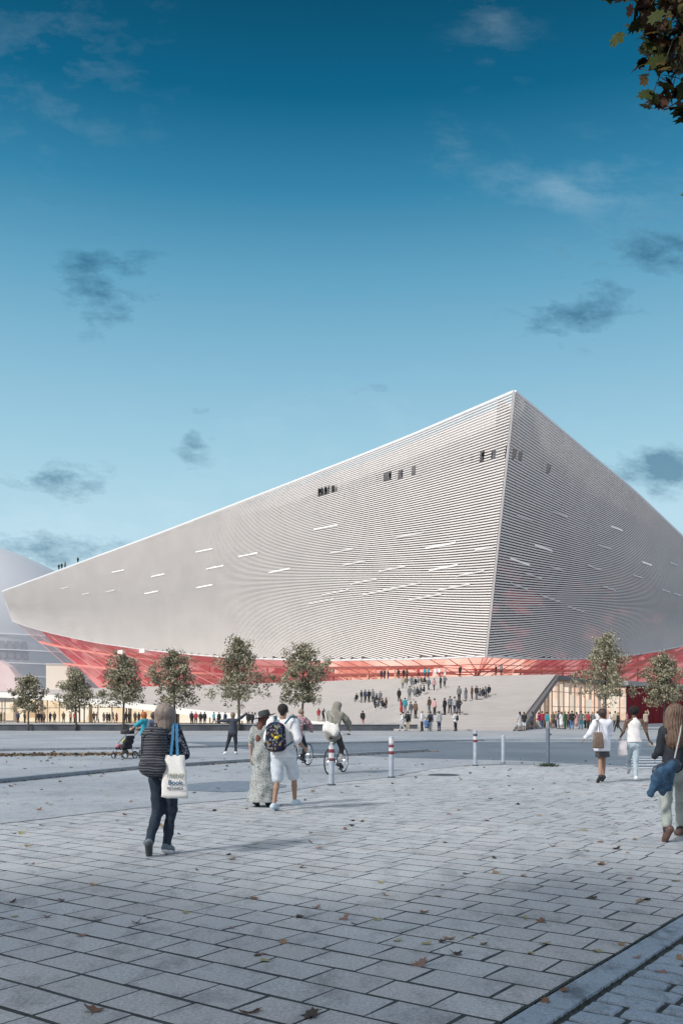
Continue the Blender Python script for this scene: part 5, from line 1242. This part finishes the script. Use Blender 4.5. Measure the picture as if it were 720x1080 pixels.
MB().lathe([(.0001, -.03), (.026, -.02), (.035, 0), (.026, .02), (.0001, .03)], (.075, -.02, H_-.19), 12).build('knob', m_bold, t, True)
g_ = G(577.5, 808.5); mb = MB(); rd = random.Random(3)
for i in range(260):
    a = rd.random()*6.28; r = .07+abs(rd.gauss(0, .13)); x, y = r*math.cos(a), r*math.sin(a)*.7; h = rd.uniform(.03, .13); w = .012
    mb.add([(x-w, y, 0), (x+w, y, 0), (x+rd.gauss(0, .05), y+rd.gauss(0, .05), h)], [(0, 1, 2)])
gt = mb.build('grass_tuft', mat('tuft_green', (.04, .06, .035), .9, .4, 20)); gt.location = g_; tag(gt, 'dark tuft of grass around the foot of the slate bollard', 'grass tuft')
mh = thing('manhole_cover', 'round dark manhole cover in the paving right of the banded bollard', 'manhole cover', G(467.5, 817.8))
MB().lathe([(.0001, .010), (.33, .010), (.335, .004)], (0, 0, 0), 32).build('lid', mat('cast_iron', (.04, .05, .06), .6, .3, 20), mh); MB().lathe([(.34, .003), (.34, .012), (.40, .012), (.41, .002)], (0, 0, 0), 32).build('ring', mat('iron_ring', (.09, .10, .11), .6), mh)
mb = MB()
mb.grid([[(P(185, 0, 1).x*0+x, y, .0145) for x, y in zip(np.linspace(-3.6, -1.2, 7), (20.3, 19.4, 19.2, 19.0, 19.1, 19.5, 20.2))], [(x, y, .0145) for x, y in zip(np.linspace(-3.6, -1.2, 7), (20.6, 21.4, 21.9, 22.1, 21.9, 21.4, 20.8))]])
strut('road_patch', mb, mat('patch_asphalt', (.16, .20, .25), .75, .2, 5))

# ------------------------------------------------------------------ fallen leaves
LV = []; rd = random.Random(21)
for i in range(6):
    lf = MB(); maple_leaf(lf, Vector((0, 0, .018)), Vector((rd.gauss(0, .2), rd.gauss(0, .2), 1)).normalized(), Vector((1, rd.gauss(0, 1), 0)), 1.0, rd.uniform(-.5, -.1))
    lf.tube([(0, 0, .02), (.3, -.5, .1), (.4, -.9, .05)], .03, 4)
    for q in range(len(lf.v)): x, y, z = lf.v[q]; lf.v[q] = (x, y, max(0.0, z+.25*x*x*(i % 2)+.1*math.sin(x*4+i)))
    me = bpy.data.meshes.new('leaf'); me.from_pydata(lf.v, [], lf.f); LV.append(me); me.materials.append(None)
LM = [('brown', mat('leaf_brown', (.16, .09, .06), .8, .3, 30)), ('dark', mat('leaf_dark', (.05, .04, .035), .8, .3, 30)), ('ochre', mat('leaf_ochre', (.24, .17, .10), .8, .2, 30)), ('yellow', mat('leaf_yellow', (.30, .28, .14), .8, .2, 30)), ('pinkish', mat('leaf_pink', (.22, .14, .12), .8, .2, 30))]
def leaf(p, s, ci, lab, grp=None):
    o = bpy.data.objects.new('fallen_leaf', LV[rd.randrange(6)]); C.objects.link(o); o.location = (p.x, p.y, p.z); o.scale = (s, s, s); o.rotation_euler = (rd.uniform(-.2, .2), rd.uniform(-.2, .2), rd.random()*6.28)
    o.material_slots[0].link = 'OBJECT'; o.material_slots[0].material = LM[ci][1]; tag(o, lab, 'leaf', grp)
spec = [(98, 1068, .07, 0, 'brown curled leaf near the bottom left edge of the picture'), (264, 1069, .075, 0, 'crumpled brown leaf at the bottom, left of its twin'), (331, 1072, .075, 1, 'dark curled leaf at the bottom centre'),
        (441, 1018, .07, 4, 'pinkish brown leaf alone on the lower centre pavers'), (103, 971, .045, 4, 'small pinkish leaf on the left foreground pavers'), (144, 974, .05, 0, 'brown leaf on the pavers below the walking woman'),
        (50, 968, .04, 0, 'tiny brown leaf nearest the left edge of the foreground'), (405, 945, .05, 2, 'ochre leaf on the pavers, centre of the foreground'), (362, 970, .06, 4, 'pale brown leaf left of the picture centre foreground'), (572, 973, .055, 0, 'brown leaf on the pavers halfway to the granite strip'), (679, 950, .065, 1, 'dark upright leaf near the granite strip'),
        (628, 1004, .05, 3, 'yellow leaf lying beside the granite strip'), (594, 1047, .05, 0, 'brown leaf on the inner edge of the granite strip'), (577, 1058, .045, 0, 'brown leaf at the foot of the granite strip'), (697, 1026, .05, 4, 'pinkish leaf on the blue granite setts'), (713, 930, .06, 3, 'yellowish leaf at the right edge above the setts'),
        (716, 1013, .05, 2, 'ochre leaf on the setts at the right edge'), (655, 998, .04, 2, 'pale leaf on the granite strip'), (583, 893, .07, 0, 'brown leaf on the pavers left of the brown boot'), (651, 896, .07, 0, 'brown leaf just left of the brown boot'), (402, 932, .05, 3, 'yellowish leaf above the centre foreground'), (460, 946, .05, 3, 'greenish yellow leaf on the centre pavers'), (635, 913, .06, 0, 'brown leaf below left of the right hand woman')]
for px, py, s, ci, lab in spec:
    g_ = G(px, py); g_.z = .004; leaf(g_, s, ci, lab)
grp = 'dry leaves scattered over the pavers'
glab = {0: 'small dry brown leaf among those scattered over the pavers', 1: 'small dry dark leaf among those scattered over the pavers', 2: 'small dry ochre leaf among those scattered over the pavers', 3: 'small dry yellow leaf among those scattered over the pavers', 4: 'small dry pinkish leaf among those scattered over the pavers'}
n = 0
while n < 270:
    px = rd.uniform(-10, 730); py = 752+1600/rd.uniform(6, 34)
    if py < 800: continue
    g_ = G(px, py); g_.z = .012 if g_.y > interp(g_.x, fbx, fby) else .004; ci = rd.choice((0, 0, 1, 1, 2, 3, 4)); leaf(g_, rd.uniform(.022, .05)*(1+.02*g_.y), ci, glab[ci], grp); n += 1
lf = MB(); var = []
for i in range(2600):
    x = rd.uniform(-19, -7.2); c = interp(x, [-19, -7], [34.2, 36.2]); y = c+rd.gauss(0, .55)*rd.uniform(.3, 1.6); s = rd.uniform(.04, .09)
    nn = Vector((rd.gauss(0, .5), rd.gauss(0, .5), 1)).normalized(); k = maple_leaf(lf, Vector((x, y, rd.uniform(.02, .07))), nn, Vector((rd.gauss(0, 1), rd.gauss(0, 1), 0)), s); var.extend([rd.random()]*k)
for i in range(900):
    a = rd.random(); x = -20+a*24; y = interp(x, [-20, -7.8, -5.9, -1.95, 3.5], [19.2, 21.1, 26.1, 32.1, 38.6])+rd.gauss(0, .12); k = maple_leaf(lf, Vector((x, y, .03)), Vector((rd.gauss(0, .4), rd.gauss(0, .4), 1)).normalized(), Vector((rd.gauss(0, 1), rd.gauss(0, 1), 0)), rd.uniform(.025, .05)); var.extend([rd.random()]*k)
o = lf.build('leaf_litter', leaf_mat('litter', [(.05, .04, .03), (.12, .08, .05), (.22, .15, .09), (.30, .22, .13)])); set_var(o, var, 1); tag(o, 'strip of dry brown leaf litter gathered along the kerbs at the left', 'leaf litter', kind='stuff')

# ------------------------------------------------------------------ the crowd far away
def crowd_mesh(kind):
    J = joints(1.72); sl_ = .97; legs = 1.0; skirt = None; pack = False
    if kind == 'stand': pass
    if kind == 'akimbo': J.update(joints(1.72, elR=(.32, -.05, 1.15), wrR=(.18, .08, 1.0), knL=(-.12, .02, .49), anL=(-.16, -.02, .09), toL=(-.18, .13, .03)))
    if kind == 'walk': J.update(joints(1.72, anR=(.08, .28, .10), knR=(.08, .2, .5), toR=(.09, .42, .06), anL=(-.08, -.28, .14), knL=(-.08, -.02, .49), toL=(-.09, -.18, .04), wrR=(.22, -.1, .9), wrL=(-.22, .18, .92)))
    if kind == 'shorts': legs = .45; sl_ = .45; J.update(joints(1.72, elR=(.22, .1, 1.12), wrR=(.12, .3, 1.2)))
    if kind == 'dress': skirt = True; legs = .2; sl_ = .45; J.update(joints(1.64))
    if kind == 'pack': pack = True; J.update(joints(1.75, elL=(-.27, .0, 1.14), wrL=(-.16, .2, 1.2)))
    if kind == 'wave': J.update(joints(1.7, elR=(.3, .1, 1.5), wrR=(.25, .15, 1.75)))
    if kind == 'sit': J.update(joints(1.7, **{k: tuple(V3(BASE[k])-V3((0, 0, .48))) for k in ('pel', 'wai', 'che', 'nek', 'hed', 'shR', 'shL', 'elR', 'elL')}, hiR=(.09, -.02, .43), hiL=(-.09, -.02, .43), knR=(.12, .38, .48), knL=(-.12, .38, .48), anR=(.12, .42, .08), anL=(-.12, .40, .08), toR=(.13, .56, .03), toL=(-.13, .54, .03), wrR=(.12, .3, .56), wrL=(-.12, .3, .56)))
    s = body_sd(J, kind == 'dress', g=0, hands=False)
    for S_ in 'RL':
        d = J['wr'+S_]-J['el'+S_]; d /= np.linalg.norm(d); s.c(J['wr'+S_], J['wr'+S_]+d*.12, .03, .025, g=0); s.c(J['an'+S_]-V3((0, .02, .03)), J['to'+S_], .045, .04, g=4)
    h = J['hed']; s.e(h+V3((0, -.03, .045)), (.1, .1, .1), .02, 1)
    if kind in ('dress', 'shorts'): s.c(h+V3((0, -.04, 0)), h+V3((0, -.06, -.16)), .09, .07, g=1)
    s.p += top_sd(J, sl_, False, .03, .02, g=2).p; s.p += trouser_sd(J, legs, 0, g=3).p
    if skirt: s.c(J['pel'], J['pel']-V3((0, 0, .38)), .16, .22, (1, .8, 1), .04, 2)
    if pack: s.c((0, -.2, 1.08), (0, -.2, 1.3), .14, .12, (1, .8, 1), .02, 5)
    me = sd_mesh(s, .034)
    for _ in range(6): me.materials.append(None)
    return me
CK = {k: crowd_mesh(k) for k in ('stand', 'akimbo', 'walk', 'shorts', 'dress', 'pack', 'wave', 'sit')}
COLS = {'black': (.02, .02, .023), 'grey': (.16, .17, .18), 'pale grey': (.42, .43, .44), 'white': (.7, .7, .71), 'navy': (.03, .045, .09), 'blue': (.06, .14, .30), 'teal': (.03, .26, .33), 'green': (.05, .14, .08), 'olive': (.13, .13, .08), 'red': (.35, .04, .05), 'magenta': (.38, .05, .16), 'pink': (.55, .30, .30), 'brown': (.13, .08, .055), 'beige': (.42, .36, .28), 'tan': (.30, .2, .13)}
CM = {k: mat('cloth_'+k.replace(' ', '_'), v, .85) for k, v in COLS.items()}
HM = [mat('crowd_hair_dark', (.03, .022, .018), .8), mat('crowd_hair_brown', (.10, .06, .04), .8), mat('crowd_hair_fair', (.30, .22, .14), .8)]
SK = [m_skin, m_skin, m_skin3, m_skin2]
rd = random.Random(77)
def crowd(p, kind, top, bot, yaw, lab, grp, sc=1.0):
    o = bpy.data.objects.new('person', CK[kind]); C.objects.link(o); o.location = p; o.rotation_euler = (0, 0, yaw); o.scale = (sc, sc, sc)
    for i, m in enumerate((rd.choice(SK), rd.choice(HM), CM[top], CM[bot], CM[rd.choice(['black', 'black', 'white', 'brown'])], CM['black'])):
        o.material_slots[i].link = 'OBJECT'; o.material_slots[i].material = m
    tag(o, lab, 'person', grp)
ORD = ['leftmost', 'second from left', 'third from left', 'fourth from left', 'fifth from left', 'sixth from left', 'seventh from left', 'eighth from left', 'ninth from left', 'tenth from left'] + [f'{w} from left' for w in ('eleventh', 'twelfth', 'thirteenth', 'fourteenth', 'fifteenth', 'sixteenth', 'seventeenth', 'eighteenth', 'nineteenth', 'twentieth', 'twenty-first', 'twenty-second', 'twenty-third', 'twenty-fourth', 'twenty-fifth', 'twenty-sixth', 'twenty-seventh', 'twenty-eighth', 'twenty-ninth', 'thirtieth', 'thirty-first', 'thirty-second', 'thirty-third', 'thirty-fourth')]
KT = {'stand': 'standing', 'akimbo': 'standing', 'walk': 'walking', 'shorts': 'standing', 'dress': 'standing', 'pack': 'standing', 'wave': 'waving', 'sit': 'seated'}
def row(items, where, grp, place, sc=1.0):
    items = sorted(items, key=lambda q: q[0])
    for i, it in enumerate(items):
        px, py, kind, top, bot = it[:5]; yaw = it[5] if len(it) > 5 else rd.uniform(-1.2, 1.2)
        sc_ = sc*rd.uniform(.95, 1.04)
        crowd(place(px, py), kind, top, bot, yaw, f'{KT[kind]} person in {top}, {ORD[i]} {where}', grp, sc_)
gp = lambda px, py: G(px, py)+Vector((0, 0, .016))
row([(548, 771.5, 'dress', 'pale grey', 'black', .4), (552.5, 771.5, 'shorts', 'black', 'white', 0), (561, 769, 'dress', 'grey', 'pink'), (568, 769, 'walk', 'magenta', 'pale grey'), (571.5, 768.6, 'walk', 'red', 'blue'), (576.8, 769, 'stand', 'teal', 'pale grey'), (583, 768.5, 'shorts', 'olive', 'brown'),
     (588.6, 769.2, 'pack', 'grey', 'pale grey'), (592, 769.5, 'dress', 'white', 'white'), (595.5, 769.5, 'stand', 'green', 'green'), (603, 769.5, 'akimbo', 'black', 'blue', 0), (607.8, 768.5, 'dress', 'pink', 'pink'), (612.5, 769.3, 'akimbo', 'grey', 'teal', 0), (617, 768.4, 'stand', 'beige', 'black'), (620, 769, 'stand', 'red', 'black'), (624.5, 769, 'walk', 'grey', 'navy'),
     (629.5, 769, 'stand', 'white', 'blue'), (643, 768.5, 'stand', 'white', 'grey'), (648.5, 768.5, 'walk', 'beige', 'black'), (651.5, 772.5, 'walk', 'black', 'black', 1.5), (661, 769, 'stand', 'pink', 'black'), (681, 772, 'wave', 'beige', 'brown'), (575, 767.8, 'stand', 'red', 'black'), (599, 767.8, 'stand', 'brown', 'black'), (586, 768, 'stand', 'pink', 'navy')],
    'in the crowd before the right glass lobby', 'people gathered before the right glass lobby', gp)
dk = ['black', 'brown', 'grey', 'navy', 'tan', 'black', 'brown', 'red', 'olive', 'black']
def dkc(): return rd.choice(dk)
row([(px, 763, rd.choice(('stand', 'walk', 'dress', 'stand', 'akimbo')), dkc(), 'black') for px in (1, 4.5, 19, 26, 38, 40.8, 44, 46.5, 53, 57.5, 67, 74, 78.5, 99, 102.5, 109.5, 113, 115.5, 119, 123, 132.5, 136, 142.5, 146.5)] , 'before the far left lobby glass', 'people before the left glass lobby', lambda px, py: gp(px, 762.9))
row([(202, 767, 'stand', 'black', 'black', 0), (206.5, 767, 'akimbo', 'red', 'black', 0), (211.5, 767, 'stand', 'black', 'navy', 0), (215.8, 767, 'stand', 'black', 'black', 0), (225.5, 767, 'walk', 'teal', 'black'), (231, 767, 'stand', 'black', 'black'), (237.5, 767, 'stand', 'navy', 'grey'),
     (262, 769.5, 'akimbo', 'black', 'black', 0), (266, 769.5, 'stand', 'black', 'navy', 0), (269, 769, 'dress', 'white', 'white')], 'behind the low dark wall near the stairs', 'people behind the low dark wall', lambda px, py: gp(px, py-2.2))
row([(336, 762, 'shorts', 'red', 'pale grey', 0), (341.5, 762, 'stand', 'black', 'black', 0)], 'of the pair behind the cyclists', 'people on the lower left stairs', on_stairs)
ter = lambda px, py: Vector(((px-360)*(6000/(752-py))/F, 6000/(752-py), TZ+.02))
row([(402, 716.6, 'stand', 'navy', 'black'), (405.5, 716.6, 'stand', 'black', 'black'), (409, 716.6, 'stand', 'navy', 'navy'), (420, 716, 'stand', 'black', 'brown'), (425.6, 715.8, 'stand', 'black', 'black'), (429, 715.8, 'stand', 'brown', 'black'), (441, 715.2, 'walk', 'red', 'black'), (448, 715, 'stand', 'teal', 'navy'), (451.6, 715, 'stand', 'teal', 'black'),
     (459, 714.6, 'stand', 'white', 'white'), (463, 714.6, 'stand', 'white', 'red'), (469, 714.4, 'stand', 'pink', 'white'), (485, 713.6, 'stand', 'black', 'black'), (522.6, 712.6, 'akimbo', 'black', 'black'), (528.4, 712.4, 'stand', 'grey', 'black')], 'on the terrace before the red glass', 'people on the terrace', ter)
row([(424.6, 726.5, 'stand', 'beige', 'grey'), (428.5, 726.5, 'akimbo', 'olive', 'pale grey'), (433.8, 725.5, 'stand', 'grey', 'grey'), (452, 728.4, 'walk', 'grey', 'black'), (457.7, 728.4, 'walk', 'pink', 'black'), (464.5, 725.6, 'stand', 'black', 'black'), (468.8, 725.4, 'akimbo', 'grey', 'black'), (438, 723.5, 'sit', 'black', 'grey'), (441, 722.6, 'sit', 'grey', 'black'), (444, 721.8, 'sit', 'brown', 'black'), (447.5, 721, 'sit', 'black', 'black')],
    'on the top steps under the terrace', 'people on the top steps', on_stairs)
row([(376, 740.5, 'sit', 'black', 'black'), (381, 741, 'stand', 'black', 'grey'), (385, 741, 'stand', 'navy', 'black'), (389, 741, 'stand', 'black', 'black'), (393, 741, 'stand', 'grey', 'black'), (397, 740.5, 'sit', 'black', 'black'), (401, 739, 'sit', 'grey', 'navy'), (420.7, 740, 'stand', 'black', 'black', 0), (431.8, 739.6, 'akimbo', 'grey', 'grey', 0),
     (437, 735, 'sit', 'grey', 'black'), (440, 734, 'sit', 'black', 'black'), (443.5, 733, 'sit', 'grey', 'grey'), (447, 731.8, 'sit', 'black', 'black'), (484, 739.6, 'stand', 'grey', 'black', 0), (491, 739.4, 'dress', 'grey', 'black'), (497.5, 739, 'stand', 'brown', 'brown'), (502.4, 738.2, 'stand', 'black', 'grey'),
     (506, 736.6, 'sit', 'grey', 'black'), (509, 735.6, 'sit', 'black', 'black'), (512, 734.6, 'sit', 'grey', 'black'), (515.5, 733.4, 'sit', 'black', 'black')], 'across the middle of the great stairs', 'people on the middle steps', on_stairs)
row([(395, 747, 'sit', 'black', 'navy'), (399, 747.3, 'sit', 'grey', 'black'), (403, 747, 'sit', 'black', 'black'), (407, 746, 'sit', 'brown', 'grey'), (423, 753.5, 'dress', 'red', 'grey'), (427, 753, 'stand', 'teal', 'grey'), (433, 758, 'stand', 'grey', 'pale grey'), (438, 759, 'stand', 'brown', 'black'), (452.5, 753, 'stand', 'brown', 'grey'), (458, 755, 'stand', 'pink', 'black'),
     (468.8, 754.5, 'stand', 'black', 'black'), (474.5, 752, 'akimbo', 'grey', 'black'), (479.3, 753, 'stand', 'pale grey', 'navy'), (483.6, 755, 'akimbo', 'black', 'black')], 'on the lower part of the great stairs', 'people on the lower steps', on_stairs)
row([(382.4, 767, 'walk', 'black', 'pink'), (424.6, 771.3, 'walk', 'white', 'pale grey', 1.2), (430, 771.3, 'pack', 'black', 'beige', -.5), (445, 771.8, 'akimbo', 'white', 'black'), (449.5, 770.8, 'sit', 'blue', 'grey'), (453.8, 771, 'pack', 'navy', 'pale grey'), (463, 771, 'stand', 'pale grey', 'navy'), (480.3, 771.3, 'pack', 'white', 'black', .7)], 'at the foot of the great stairs', 'people at the foot of the stairs', lambda px, py: gp(px, max(771.6, py)) if px > 400 else on_stairs(px, py))
# people on the roof walk behind the louvres
def roofp(px, side, inset=1.6):
    u = on_line(px, T0, TA1 if side == 'L' else TB1); u = max(.004, min(.99, u)); p = surf(side, u, min(.985, vwalk(side, u)), -.75); return p+Vector((0, 0, .15))
row([(334, 0, 'stand', 'black', 'black', 0), (337, 0, 'stand', 'grey', 'black', 0), (341, 0, 'stand', 'black', 'black', 0), (345, 0, 'walk', 'black', 'black', 0), (349, 0, 'stand', 'grey', 'black', 0)], 'of the dark group on the roof walk', 'people on the roof walk', lambda px, py: roofp(px, 'L'), 1.1)
row([(397, 0, 'stand', 'black', 'black', 0), (400.5, 0, 'stand', 'black', 'black', 0), (411, 0, 'akimbo', 'black', 'black', 0), (424, 0, 'stand', 'grey', 'black', 0)], 'of the middle roof walk group', 'people on the roof walk', lambda px, py: roofp(px, 'L'), 1.1)
row([(489, 0, 'stand', 'black', 'black', 0), (500, 0, 'stand', 'black', 'black', 0), (513, 0, 'stand', 'black', 'grey', 0), (517, 0, 'akimbo', 'black', 'black', 0), (521, 0, 'stand', 'navy', 'black', 0)], 'of the roof walk group left of the corner', 'people on the roof walk', lambda px, py: roofp(px, 'L'), 1.1)
row([(547, 0, 'stand', 'grey', 'black', 0), (553, 0, 'stand', 'black', 'black', 0), (582, 0, 'stand', 'black', 'black', 0)], 'on the roof walk right of the corner', 'people on the roof walk', lambda px, py: roofp(px, 'R'), 1.1)
row([(61, 0, 'walk', 'black', 'black', 0), (64, 0, 'stand', 'black', 'black', 0), (67.5, 0, 'stand', 'grey', 'black', 0), (81, 0, 'stand', 'black', 'black', 0)], 'on the roof edge at the left end', 'people on the left roof edge', lambda px, py: surf('L', on_line(px, T0, TA1), 1.0, -.3)+Vector((0, 0, .1)), 1.05)
